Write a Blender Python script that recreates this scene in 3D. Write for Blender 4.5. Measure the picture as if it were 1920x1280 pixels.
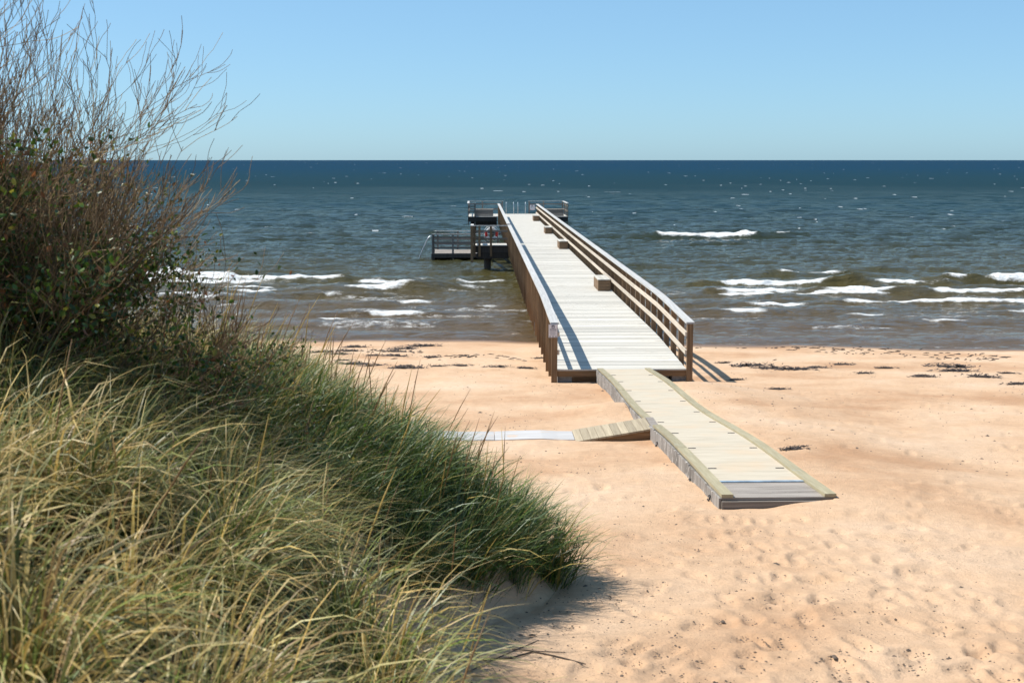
import bpy, math, random
import numpy as np
from mathutils import Vector, Matrix

random.seed(7); RNG = np.random.default_rng(7)
R = math.radians
for o in list(bpy.data.objects): bpy.data.objects.remove(o)
scene = bpy.context.scene
COL = scene.collection

# ------------------------------------------------------------------ camera
CAM_Z = 6.15; PITCH = 8.06; YAW = 1.55; FPX = 2400.0
cd = bpy.data.cameras.new('camera'); cam = bpy.data.objects.new('camera', cd); COL.objects.link(cam)
cam.location = (0, 0, CAM_Z); cam.rotation_euler = (R(90 - PITCH), 0, R(-YAW))
cd.sensor_width = 36; cd.lens = 36 * FPX / 1920.0
cd.clip_start = 0.1; cd.clip_end = 80000
cd.dof.use_dof = True; cd.dof.focus_distance = 24; cd.dof.aperture_fstop = 6.0
scene.camera = cam
# ------------------------------------------------------------------ sky, sun, exposure
SUN_EL = 54.0; SUN_AZ = -77.0          # azimuth measured from +Y towards +X
w = bpy.data.worlds.new('World'); scene.world = w; w.use_nodes = True
nt = w.node_tree; bg = nt.nodes['Background']
sky = nt.nodes.new('ShaderNodeTexSky'); sky.sky_type = 'NISHITA'; sky.sun_disc = False
sky.sun_elevation = R(SUN_EL); sky.sun_rotation = R(SUN_AZ); sky.altitude = 0
sky.air_density = 0.75; sky.dust_density = 0.5; sky.ozone_density = 8.0
tint = nt.nodes.new('ShaderNodeMixRGB'); tint.blend_type = 'MULTIPLY'; tint.inputs[0].default_value = 1; tint.inputs[2].default_value = (1.42, 1.94, 2.18, 1)
gm = nt.nodes.new('ShaderNodeGamma'); gm.inputs[1].default_value = .55; nt.links.new(sky.outputs[0], gm.inputs[0])
nt.links.new(gm.outputs[0], tint.inputs[1]); nt.links.new(tint.outputs[0], bg.inputs[0]); bg.inputs[1].default_value = 0.112
sd = bpy.data.lights.new('sun', 'SUN'); sd.energy = 4.9; sd.angle = R(0.53); sd.color = (1, .95, .87)
sun = bpy.data.objects.new('sun', sd); COL.objects.link(sun)
S = Vector((math.sin(R(SUN_AZ)) * math.cos(R(SUN_EL)), math.cos(R(SUN_AZ)) * math.cos(R(SUN_EL)), math.sin(R(SUN_EL))))
sun.rotation_euler = (-S).to_track_quat('-Z', 'Y').to_euler(); sun.location = (-30, 20, 40)
vs = scene.view_settings
vs.view_transform = 'Standard'; vs.look = 'None'; vs.gamma = 1; vs.exposure = 0.45; vs.use_curve_mapping = False

# ------------------------------------------------------------------ pixel helpers (1920x1280 photograph)
_M = cam.rotation_euler.to_matrix()
def ray(px, py): return _M @ Vector(((px - 960) / FPX, (640 - py) / FPX, -1.0))
def at_y(px, py, y):
    r = ray(px, py); t = y / r.y; return Vector((r.x * t, y, CAM_Z + r.z * t))
def at_z(px, py, z):
    r = ray(px, py); t = (z - CAM_Z) / r.z; return Vector((r.x * t, r.y * t, z))

# ------------------------------------------------------------------ numpy noise
def _hash(ix, iy, s):
    h = (ix.astype(np.int64) * 374761393 + iy.astype(np.int64) * 668265263 + s * 974634761) & 0x7fffffff
    h = ((h ^ (h >> 13)) * 1274126177) & 0x7fffffff
    return ((h ^ (h >> 16)) & 0xffff) / 65535.0
def vnoise(x, y, s=0):
    x = np.asarray(x, float); y = np.asarray(y, float)
    ix = np.floor(x); iy = np.floor(y); fx = x - ix; fy = y - iy
    fx = fx * fx * fx * (fx * (fx * 6 - 15) + 10); fy = fy * fy * fy * (fy * (fy * 6 - 15) + 10)
    a = _hash(ix, iy, s); b = _hash(ix + 1, iy, s); c = _hash(ix, iy + 1, s); d = _hash(ix + 1, iy + 1, s)
    return (a + (b - a) * fx) * (1 - fy) + (c + (d - c) * fx) * fy - 0.5
def fbm(x, y, o=4, s=0):
    t = 0; a = 1.0
    for i in range(o):
        t = t + a * vnoise(x, y, s + i * 17); x = x * 2.03 + 3.1; y = y * 2.03 + 1.7; a *= .5
    return t
def sstep(a, b, x):
    t = np.clip((np.asarray(x, float) - a) / (b - a), 0, 1); return t * t * (3 - 2 * t)

# ------------------------------------------------------------------ object helpers
def tag(o, label=None, cat=None, group=None, kind=None):
    if label: o['label'] = label
    if cat: o['category'] = cat
    if group: o['group'] = group
    if kind: o['kind'] = kind
    return o
def link(name, me, mat=None, parent=None):
    o = bpy.data.objects.new(name, me); COL.objects.link(o)
    if mat is not None and me is not None and not me.materials: me.materials.append(mat)
    if parent is not None: o.parent = parent
    return o
def empty(name, loc=(0, 0, 0)):
    o = bpy.data.objects.new(name, None); COL.objects.link(o); o.location = loc; o.empty_display_size = .2; return o
def np_mesh(name, V, F, cols=None, attrs=None, smooth=False):
    V = np.asarray(V, np.float32); F = np.asarray(F, np.int32)
    me = bpy.data.meshes.new(name); k = F.shape[1]
    me.vertices.add(len(V)); me.vertices.foreach_set('co', V.ravel())
    me.loops.add(F.size); me.loops.foreach_set('vertex_index', F.ravel())
    me.polygons.add(len(F)); me.polygons.foreach_set('loop_start', np.arange(0, F.size, k, dtype=np.int32))
    try: me.polygons.foreach_set('loop_total', np.full(len(F), k, np.int32))
    except Exception: pass
    if smooth: me.polygons.foreach_set('use_smooth', np.ones(len(F), bool))
    me.update(calc_edges=True)
    if cols is not None:
        a = me.color_attributes.new('Col', 'FLOAT_COLOR', 'POINT')
        c = np.ones((len(V), 4), np.float32); c[:, :3] = cols; a.data.foreach_set('color', c.ravel())
    for n, v in (attrs or {}).items():
        a = me.attributes.new(n, 'FLOAT', 'POINT'); a.data.foreach_set('value', np.asarray(v, np.float32))
    return me
class MB:
    def __init__(s): s.v = []; s.f = []
    def hexa(s, p):                       # 8 points: bottom ring then top ring
        n = len(s.v); s.v += [tuple(q) for q in p]
        for q in ((3, 2, 1, 0), (4, 5, 6, 7), (0, 1, 5, 4), (1, 2, 6, 5), (2, 3, 7, 6), (3, 0, 4, 7)): s.f.append(tuple(n + i for i in q))
        return s
    def box(s, x0, x1, y0, y1, z0, z1):
        return s.hexa([(x0, y0, z0), (x1, y0, z0), (x1, y1, z0), (x0, y1, z0), (x0, y0, z1), (x1, y0, z1), (x1, y1, z1), (x0, y1, z1)])
    def tube(s, pts, rad, k=6, cap=True):
        pts = [Vector(p) for p in pts]; n0 = len(s.v)
        if not hasattr(rad, '__len__'): rad = [rad] * len(pts)
        t0 = (pts[1] - pts[0]).normalized(); up = Vector((0, 0, 1)) if abs(t0.z) < .9 else Vector((1, 0, 0))
        u = t0.cross(up).normalized()
        for i, p in enumerate(pts):
            a = pts[max(i - 1, 0)]; b = pts[min(i + 1, len(pts) - 1)]; t = (b - a).normalized()
            u = (u - t * u.dot(t)).normalized(); v = t.cross(u)
            for j in range(k):
                an = 2 * math.pi * j / k; q = p + (u * math.cos(an) + v * math.sin(an)) * rad[i]; s.v.append((q.x, q.y, q.z))
        for i in range(len(pts) - 1):
            for j in range(k):
                a = n0 + i * k + j; b = n0 + i * k + (j + 1) % k; s.f.append((a, b, b + k, a + k))
        if cap:
            s.f.append(tuple(n0 + j for j in range(k))[::-1]); e = n0 + (len(pts) - 1) * k; s.f.append(tuple(e + j for j in range(k)))
        return s
    def mesh(s, name, smooth=False):
        me = bpy.data.meshes.new(name); me.from_pydata(s.v, [], s.f); me.update()
        if smooth: me.polygons.foreach_set('use_smooth', [True] * len(me.polygons))
        return me
    def build(s, name, mat, parent=None, smooth=False): return link(name, s.mesh(name, smooth), mat, parent)

# ------------------------------------------------------------------ materials
def newmat(name):
    m = bpy.data.materials.new(name); m.use_nodes = True; n = m.node_tree.nodes; return m, n, m.node_tree.links, n['Principled BSDF']
def nd(n, t, **kw):
    x = n.new(t)
    for k, v in kw.items():
        if k.startswith('i_'):
            key = k[2:]; x.inputs[int(key) if key.isdigit() else key].default_value = v
        else: setattr(x, k, v)
    return x
def ramp(n, pts, interp='LINEAR'):
    r = n.new('ShaderNodeValToRGB'); e = r.color_ramp.elements; r.color_ramp.interpolation = interp
    while len(e) < len(pts): e.new(.5)
    for i, (p, c) in enumerate(pts): e[i].position = p; e[i].color = (*c, 1)
    return r
def wood(name, c1, c2, axis='x', rough=.75, stain=None, vary=.25, gscale=1.0):
    m, n, l, b = newmat(name)
    tc = nd(n, 'ShaderNodeTexCoord'); mp = nd(n, 'ShaderNodeMapping')
    sc = {'x': (1.2, 26, 26), 'y': (26, 1.2, 26), 'z': (26, 26, 1.2)}[axis]
    mp.inputs['Scale'].default_value = tuple(v * gscale for v in sc)
    oi = nd(n, 'ShaderNodeObjectInfo')
    add = nd(n, 'ShaderNodeVectorMath', operation='MULTIPLY_ADD'); 
    comb = nd(n, 'ShaderNodeCombineXYZ')
    mul = nd(n, 'ShaderNodeMath', operation='MULTIPLY', i_1=37.0); l.new(oi.outputs['Random'], mul.inputs[0])
    for i in range(3): l.new(mul.outputs[0], comb.inputs[i])
    add.operation = 'ADD'; l.new(tc.outputs['Object'], add.inputs[0]); l.new(comb.outputs[0], add.inputs[1])
    l.new(add.outputs[0], mp.inputs[0])
    nz = nd(n, 'ShaderNodeTexNoise', i_Scale=1.0, i_Detail=6.0, i_Roughness=.65); l.new(mp.outputs[0], nz.inputs['Vector'])
    rp = ramp(n, [(.3, c1), (.7, c2)]); l.new(nz.outputs[0], rp.inputs[0])
    hv = nd(n, 'ShaderNodeHueSaturation'); l.new(rp.outputs[0], hv.inputs['Color'])
    mr = nd(n, 'ShaderNodeMapRange', i_3=1 - vary, i_4=1 + vary); l.new(oi.outputs['Random'], mr.inputs[0]); l.new(mr.outputs[0], hv.inputs['Value'])
    out = hv.outputs[0]
    if stain:
        n2 = nd(n, 'ShaderNodeTexNoise', i_Scale=stain[1], i_Detail=5.0, i_Roughness=.7); l.new(add.outputs[0], n2.inputs['Vector'])
        r2 = ramp(n, [(stain[2], (0, 0, 0)), (stain[2] + .12, (1, 1, 1))]); l.new(n2.outputs[0], r2.inputs[0])
        mx = nd(n, 'ShaderNodeMixRGB'); mx.inputs[2].default_value = (*stain[0], 1); l.new(r2.outputs[0], mx.inputs[0]); l.new(out, mx.inputs[1]); out = mx.outputs[0]
    l.new(out, b.inputs['Base Color']); b.inputs['Roughness'].default_value = rough; b.inputs['Specular IOR Level'].default_value = .25
    bp = nd(n, 'ShaderNodeBump', i_Strength=.35, i_Distance=.004); l.new(nz.outputs[0], bp.inputs['Height']); l.new(bp.outputs[0], b.inputs['Normal'])
    return m
def plain(name, c, rough=.6, metal=0.0, nscale=8, var=.25):
    m, n, l, b = newmat(name)
    tc = nd(n, 'ShaderNodeTexCoord'); nz = nd(n, 'ShaderNodeTexNoise', i_Scale=float(nscale), i_Detail=4.0); l.new(tc.outputs['Object'], nz.inputs['Vector'])
    rp = ramp(n, [(.3, tuple(v * (1 - var) for v in c)), (.7, tuple(min(1, v * (1 + var)) for v in c))]); l.new(nz.outputs[0], rp.inputs[0])
    l.new(rp.outputs[0], b.inputs['Base Color']); b.inputs['Roughness'].default_value = rough; b.inputs['Metallic'].default_value = metal
    return m
def foliage(name, trans=.45, rough=.5, spec=.3):
    m, n, l, b = newmat(name)
    at = nd(n, 'ShaderNodeVertexColor', layer_name='Col'); l.new(at.outputs[0], b.inputs['Base Color'])
    b.inputs['Roughness'].default_value = rough; b.inputs['Specular IOR Level'].default_value = spec
    tr = nd(n, 'ShaderNodeBsdfTranslucent'); l.new(at.outputs[0], tr.inputs[0])
    mx = nd(n, 'ShaderNodeMixShader', i_0=trans); l.new(b.outputs[0], mx.inputs[1]); l.new(tr.outputs[0], mx.inputs[2])
    l.new(mx.outputs[0], n['Material Output'].inputs[0]); return m

M = {}
M['deck'] = wood('deck_wood', (.39, .37, .32), (.60, .575, .52), 'x', vary=.22, stain=((.33, .30, .25), 2.2, .58))
M['cap'] = wood('handrail_wood', (.36, .355, .34), (.53, .525, .505), 'y', vary=.06)
M['rail'] = wood('rail_wood', (.42, .35, .27), (.60, .53, .44), 'y', vary=.10)
M['post'] = wood('post_wood', (.12, .074, .040), (.265, .172, .098), 'z', vary=.22)
M['beam'] = wood('beam_wood', (.13, .075, .036), (.27, .165, .085), 'x', vary=.12)
M['bench'] = wood('bench_wood', (.12, .078, .045), (.25, .165, .10), 'x', vary=.12)
M['greywood'] = wood('grey_wood', (.13, .115, .10), (.24, .215, .19), 'x', vary=.2)
M['darkwood'] = wood('dark_wood', (.035, .03, .028), (.08, .068, .058), 'z', vary=.2)
M['kerb'] = wood('kerb_wood', (.26, .225, .14), (.38, .335, .22), 'y', vary=.10, stain=((.33, .32, .24), 3.0, .60))
M['kerb_end'] = wood('kerb_end_grain', (.22, .11, .04), (.34, .18, .07), 'x', vary=.1)
M['side'] = wood('weathered_side_wood', (.075, .066, .06), (.34, .32, .295), 'z', vary=.3, stain=((.52, .50, .47), 9.0, .55), gscale=.8)
M['endboard'] = wood('weathered_end_board', (.14, .118, .098), (.40, .355, .31), 'x', vary=.15)
M['sideboard'] = wood('side_ramp_board', (.27, .22, .15), (.43, .36, .25), 'y', vary=.22)
def mat_mat():
    m, n, l, b = newmat('walkway_mat'); tc = nd(n, 'ShaderNodeTexCoord'); P = tc.outputs['Object']
    mp = nd(n, 'ShaderNodeMapping'); mp.inputs['Scale'].default_value = (1.5, 14, 1); l.new(P, mp.inputs[0])
    nz = nd(n, 'ShaderNodeTexNoise', i_Scale=1.0, i_Detail=6.0, i_Roughness=.7); l.new(mp.outputs[0], nz.inputs['Vector'])
    rp = ramp(n, [(.28, (.36, .31, .235)), (.5, (.485, .425, .33)), (.75, (.54, .48, .38))]); l.new(nz.outputs[0], rp.inputs[0])
    n2 = nd(n, 'ShaderNodeTexNoise', i_Scale=1.3, i_Detail=5.0); l.new(P, n2.inputs['Vector'])
    r2 = ramp(n, [(.5, (0, 0, 0)), (.68, (.55, .55, .55))]); l.new(n2.outputs[0], r2.inputs[0])
    mx = nd(n, 'ShaderNodeMixRGB'); mx.inputs[2].default_value = (.53, .40, .27, 1); l.new(r2.outputs[0], mx.inputs[0]); l.new(rp.outputs[0], mx.inputs[1]); l.new(mx.outputs[0], b.inputs['Base Color'])
    b.inputs['Roughness'].default_value = .9; b.inputs['Specular IOR Level'].default_value = .2
    bp = nd(n, 'ShaderNodeBump', i_Strength=.5, i_Distance=.004); l.new(nz.outputs[0], bp.inputs['Height']); l.new(bp.outputs[0], b.inputs['Normal']); return m
M['mat'] = mat_mat()
M['strip'] = plain('metal_edge_strip', (.34, .42, .48), .45, .3)
M['metal'] = plain('stainless_steel', (.62, .63, .64), .3, .8)
M['iron'] = plain('dark_iron', (.05, .045, .045), .6, .4)
M['concrete'] = plain('concrete', (.20, .19, .18), .9, nscale=14)
M['pathgrey'] = wood('pale_path_slab', (.36, .345, .33), (.52, .51, .50), 'x', vary=.12, stain=((.54, .385, .26), 2.5, .56))
M['white'] = plain('white_paint', (.78, .77, .75), .5, var=.04)
M['signwhite'] = plain('sign_white', (.70, .66, .66), .45, var=.03)
M['ink'] = plain('sign_ink', (.02, .025, .06), .5, var=.1)
M['inkgrey'] = plain('sign_grey_print', (.34, .32, .34), .5, var=.1)
M['redprint'] = plain('sign_red_print', (.42, .08, .07), .5, var=.1)
M['red'] = plain('buoy_red', (.50, .02, .015), .4, var=.08)
M['weed'] = plain('dry_seaweed', (.045, .03, .022), .7, nscale=20, var=.5)
M['debris'] = plain('dark_debris', (.085, .062, .045), .85, nscale=30, var=.5)
M['grass'] = foliage('grass_blade', .27, .45, .35)
M['leaf'] = foliage('shrub_leaf', .35, .38, .45)

def mat_bark():
    m, n, l, b = newmat('twig_bark')
    tc = nd(n, 'ShaderNodeTexCoord'); at = nd(n, 'ShaderNodeVertexColor', layer_name='Col')
    nz = nd(n, 'ShaderNodeTexNoise', i_Scale=5.0, i_Detail=4.0); l.new(tc.outputs['Object'], nz.inputs['Vector'])
    rp = ramp(n, [(.62, (0, 0, 0)), (.68, (1, 1, 1))]); l.new(nz.outputs[0], rp.inputs[0])
    sp = nd(n, 'ShaderNodeMath', operation='MULTIPLY'); l.new(rp.outputs[0], sp.inputs[0]); l.new(at.outputs['Alpha'], sp.inputs[1])
    a2 = nd(n, 'ShaderNodeAttribute', attribute_name='thick'); l.new(a2.outputs['Fac'], sp.inputs[1])
    mx = nd(n, 'ShaderNodeMixRGB'); mx.inputs[2].default_value = (.42, .20, .02, 1); l.new(sp.outputs[0], mx.inputs[0]); l.new(at.outputs[0], mx.inputs[1])
    l.new(mx.outputs[0], b.inputs['Base Color']); b.inputs['Roughness'].default_value = .8; b.inputs['Specular IOR Level'].default_value = .2
    return m
M['bark'] = mat_bark()

def mat_sand():
    m, n, l, b = newmat('beach_sand')
    tc = nd(n, 'ShaderNodeTexCoord'); P = tc.outputs['Object']
    big = nd(n, 'ShaderNodeTexNoise', i_Scale=.35, i_Detail=5.0, i_Roughness=.6); l.new(P, big.inputs['Vector'])
    rp = ramp(n, [(.32, (.43, .255, .145)), (.50, (.545, .365, .23)), (.70, (.60, .435, .30))]); l.new(big.outputs[0], rp.inputs[0])
    mid = nd(n, 'ShaderNodeTexNoise', i_Scale=9.0, i_Detail=6.0, i_Roughness=.7); l.new(P, mid.inputs['Vector'])
    hv = nd(n, 'ShaderNodeHueSaturation'); mr = nd(n, 'ShaderNodeMapRange', i_1=.3, i_2=.7, i_3=.9, i_4=1.1); l.new(mid.outputs[0], mr.inputs[0]); l.new(mr.outputs[0], hv.inputs['Value']); l.new(rp.outputs[0], hv.inputs['Color'])
    # grit: sparse dark grains gathered in patches
    gr = nd(n, 'ShaderNodeTexNoise', i_Scale=55.0, i_Detail=3.0, i_Roughness=.6); l.new(P, gr.inputs['Vector'])
    gp = nd(n, 'ShaderNodeTexNoise', i_Scale=.55, i_Detail=4.0); l.new(P, gp.inputs['Vector'])
    gm = nd(n, 'ShaderNodeMapRange', i_1=.42, i_2=.62, i_3=.72, i_4=.62); l.new(gp.outputs[0], gm.inputs[0])
    gt = nd(n, 'ShaderNodeMath', operation='GREATER_THAN'); l.new(gr.outputs[0], gt.inputs[0]); l.new(gm.outputs[0], gt.inputs[1])
    gf = nd(n, 'ShaderNodeMath', operation='MULTIPLY', i_1=.6); l.new(gt.outputs[0], gf.inputs[0])
    mx = nd(n, 'ShaderNodeMixRGB'); mx.inputs[2].default_value = (.16, .11, .075, 1); l.new(gf.outputs[0], mx.inputs[0]); l.new(hv.outputs[0], mx.inputs[1])
    # wet strip at the waterline (by height)
    sx = nd(n, 'ShaderNodeSeparateXYZ'); l.new(P, sx.inputs[0])
    wet = nd(n, 'ShaderNodeMapRange', i_1=.03, i_2=.12, i_3=1.0, i_4=0.0); l.new(sx.outputs[2], wet.inputs[0])
    mw = nd(n, 'ShaderNodeMixRGB'); mw.inputs[2].default_value = (.20, .115, .06, 1); l.new(wet.outputs[0], mw.inputs[0]); l.new(mx.outputs[0], mw.inputs[1])
    ha = nd(n, 'ShaderNodeAttribute', attribute_name='gap_shade'); mh = nd(n, 'ShaderNodeMixRGB'); mh.inputs[2].default_value = (.075, .052, .030, 1); l.new(ha.outputs['Fac'], mh.inputs[0]); l.new(mw.outputs[0], mh.inputs[1])  # dune sand coloured dark brown, painted shade for the gaps between grass tufts
    l.new(mh.outputs[0], b.inputs['Base Color'])
    rr = nd(n, 'ShaderNodeMapRange', i_3=.9, i_4=.35); l.new(wet.outputs[0], rr.inputs[0]); l.new(rr.outputs[0], b.inputs['Roughness'])
    b.inputs['Specular IOR Level'].default_value = .15
    bp = nd(n, 'ShaderNodeBump', i_Strength=.8, i_Distance=.025); fine = nd(n, 'ShaderNodeTexNoise', i_Scale=28.0, i_Detail=8.0, i_Roughness=.7); l.new(P, fine.inputs['Vector'])
    l.new(fine.outputs[0], bp.inputs['Height']); l.new(bp.outputs[0], b.inputs['Normal'])
    return m
M['sand'] = mat_sand()

def mat_water():
    m, n, l, b = newmat('sea_water')
    tc = nd(n, 'ShaderNodeTexCoord'); P = tc.outputs['Object']
    sx = nd(n, 'ShaderNodeSeparateXYZ'); l.new(P, sx.inputs[0])
    # turbidity: sandy olive over the shallows, green further out, deep blue in the offing
    wob = nd(n, 'ShaderNodeTexNoise', i_Scale=.02, i_Detail=3.0); l.new(P, wob.inputs['Vector'])
    wm = nd(n, 'ShaderNodeMapRange', i_3=.72, i_4=1.28); l.new(wob.outputs[0], wm.inputs[0])
    yy = nd(n, 'ShaderNodeMath', operation='MULTIPLY'); l.new(sx.outputs[1], yy.inputs[0]); l.new(wm.outputs[0], yy.inputs[1])
    lg = nd(n, 'ShaderNodeMath', operation='LOGARITHM', i_1=10.0); l.new(yy.outputs[0], lg.inputs[0])
    mr = nd(n, 'ShaderNodeMapRange', i_1=1.55, i_2=3.55); l.new(lg.outputs[0], mr.inputs[0])
    rp = ramp(n, [(0.0, (.135, .080, .045)), (.06, (.105, .068, .030)), (.13, (.062, .052, .017)), (.21, (.026, .031, .015)), (.34, (.007, .024, .029)), (.56, (.003, .026, .043)), (.70, (.001, .026, .056)), (1.0, (.001, .024, .056))])
    l.new(mr.outputs[0], rp.inputs[0])
    fo = nd(n, 'ShaderNodeAttribute', attribute_name='foam')
    mp = nd(n, 'ShaderNodeMapping'); mp.inputs['Scale'].default_value = (.7, 1.0, 1.0); l.new(P, mp.inputs[0])
    fn = nd(n, 'ShaderNodeTexNoise', i_Scale=3.6, i_Detail=9.0, i_Roughness=.8); l.new(mp.outputs[0], fn.inputs['Vector'])
    ad = nd(n, 'ShaderNodeMath', operation='ADD'); l.new(fo.outputs['Fac'], ad.inputs[0]); l.new(fn.outputs[0], ad.inputs[1])
    ff = nd(n, 'ShaderNodeMapRange', i_1=.88, i_2=1.20); ff.interpolation_type = 'SMOOTHSTEP'; l.new(ad.outputs[0], ff.inputs[0])
    mx = nd(n, 'ShaderNodeMixRGB'); mx.inputs[2].default_value = (.70, .71, .70, 1); l.new(ff.outputs[0], mx.inputs[0]); l.new(rp.outputs[0], mx.inputs[1])
    l.new(mx.outputs[0], b.inputs['Base Color'])
    rr = nd(n, 'ShaderNodeMapRange', i_3=.06, i_4=.8); l.new(ff.outputs[0], rr.inputs[0]); l.new(rr.outputs[0], b.inputs['Roughness'])
    b.inputs['IOR'].default_value = 1.33
    df = nd(n, 'ShaderNodeBsdfDiffuse'); l.new(mx.outputs[0], df.inputs[0])
    mr2 = nd(n, 'ShaderNodeMapRange', i_1=1.70, i_2=2.50, i_3=.10, i_4=.88); l.new(lg.outputs[0], mr2.inputs[0])
    ms = nd(n, 'ShaderNodeMixShader'); l.new(mr2.outputs[0], ms.inputs[0]); l.new(b.outputs[0], ms.inputs[1]); l.new(df.outputs[0], ms.inputs[2]); l.new(ms.outputs[0], n['Material Output'].inputs[0])
    sp = nd(n, 'ShaderNodeMapRange', i_1=1.65, i_2=2.5, i_3=.5, i_4=.13); l.new(lg.outputs[0], sp.inputs[0]); l.new(sp.outputs[0], b.inputs['Specular IOR Level'])
    m1 = nd(n, 'ShaderNodeMapping'); m1.inputs['Scale'].default_value = (.55, 1.0, 1.0); l.new(P, m1.inputs[0])
    n1 = nd(n, 'ShaderNodeTexNoise', i_Scale=1.7, i_Detail=7.0, i_Roughness=.62); n1.inputs['Distortion'].default_value = .6; l.new(m1.outputs[0], n1.inputs['Vector'])
    bp = nd(n, 'ShaderNodeBump', i_Strength=1.0, i_Distance=.34); l.new(n1.outputs[0], bp.inputs['Height'])
    m2 = nd(n, 'ShaderNodeMapping'); m2.inputs['Scale'].default_value = (.13, .17, .1); l.new(P, m2.inputs[0])
    n2 = nd(n, 'ShaderNodeTexNoise', i_Scale=1.0, i_Detail=6.0, i_Roughness=.6); l.new(m2.outputs[0], n2.inputs['Vector'])
    far = nd(n, 'ShaderNodeMapRange', i_1=50.0, i_2=120.0, i_3=.15, i_4=1.0); l.new(sx.outputs[1], far.inputs[0])
    b2 = nd(n, 'ShaderNodeBump', i_Distance=2.6); l.new(far.outputs[0], b2.inputs['Strength']); l.new(n2.outputs[0], b2.inputs['Height']); l.new(bp.outputs[0], b2.inputs['Normal'])
    l.new(b2.outputs[0], b.inputs['Normal'])
    return m
M['water'] = mat_water()
def mat_foam():
    m, n, l, b = newmat('sea_foam'); b.inputs['Base Color'].default_value = (.42, .46, .49, 1); b.inputs['Roughness'].default_value = .8; return m
M['foam'] = mat_foam()

# ------------------------------------------------------------------ heights of the place (z = 0 is the water)
ZD_NEAR = CAM_Z - 4.76; ZD = CAM_Z - 4.62; Y0 = 29.0
def deck_z(y): return ZD - (ZD - ZD_NEAR) * float(np.clip((34.2 - y) / 5.0, 0, 1)) ** 1.25
# boardwalk from the dune foot to the pier
WY0, WY1 = 13.07, Y0
WX0 = at_y(1353, 930, WY0).x; WX1 = at_y(1120, 695, WY1).x; WWID = 1.22
WZ0 = CAM_Z - 3.52; WZ1 = ZD_NEAR - .004
def walk_x(y): return WX0 + (WX1 - WX0) * (y - WY0) / (WY1 - WY0)
def walk_z(y):
    t = (y - WY0) / (WY1 - WY0); return WZ0 + (WZ1 - WZ0) * t + .05 * np.sin(t * 9.0) * np.sin(np.pi * np.clip(t, 0, 1))
# toe of the dune
TOE_Y = np.array([0, 3, 5, 6.4, 7.2, 8.3, 9.0, 9.6, 10.2, 10.9, 11.6, 12.6, 14, 16, 20, 26, 60.]); TOE_X = np.array([.5, .45, .3, .02, -.15, .0, .46, .66, .46, .0, -.85, -2.4, -4.2, -6.6, -10, -16, -50.])
RT = np.array([-5, 0, .25, .7, 1.3, 1.9, 2.5, 4.5, 8, 60]); RH = np.array([0, 0, .20, .60, 1.0, 1.3, 1.55, 1.9, 2.2, 2.6])
HY = np.array([-60, 0, 7.3, 13.07, 19.5, 29.0, 36, 43.0, 52, 90]); HH = np.array([2.2, 2.44, 3.05, 3.635, 4.24, 5.06, 5.62, 6.15, 6.9, 9.5])
def dune_t(x, y): return np.interp(y, TOE_Y, TOE_X) - x
def sand_z(x, y, detail=True):
    x = np.asarray(x, float); y = np.asarray(y, float)
    s = y + .10 * (x - 3) * sstep(24, 42, y) + (1.3 * vnoise(x * .13, y * 0 + 3.3, 5) + .55 * vnoise(x * .55, y * 0 + 7.3, 6)) * sstep(36, 42, y)
    z = CAM_Z - np.interp(s, HY, HH)
    t = dune_t(x, y)
    z = z + np.interp(t, RT, RH) + fbm(x * .9, y * .9, 3, 40) * .22 * sstep(.1, 1.0, t)
    # drift against the boardwalk
    wx = walk_x(y); inw = sstep(WY0 - 1.5, WY0 + .3, y) * (1 - sstep(WY1 - .6, WY1 + .5, y))
    wz = walk_z(y)
    edge_in = np.interp(y, [WY0 - .1, WY0 + .4], [.15, .9]); rgt = sstep(wx + edge_in, wx + 1.30, x) * (1 - sstep(wx + 1.5, wx + 4.5, x)) * inw * (1 - sstep(25, 28.5, y))
    z = z * (1 - rgt) + np.maximum(z, wz + .0) * rgt
    z = z + .17 * np.exp(-((x - wx + .15) / .8) ** 2 - ((y - 22.6) / 1.1) ** 2)
    under = (x > wx + .01) & (x < wx + WWID - .01) & (y > WY0 + .03) & (y < WY1 + .3)
    z = np.where(under, np.minimum(z, wz - .09), z)
    if detail:
        amp = (1 - sstep(38, 42.5, y))
        z = z + amp * (fbm(x * .5, y * .5, 3, 11) * .05 + fbm(x * 2.4, y * 2.4, 3, 12) * .026)
    return z
def sz(x, y): return float(sand_z(np.array([x]), np.array([y]))[0])

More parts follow.
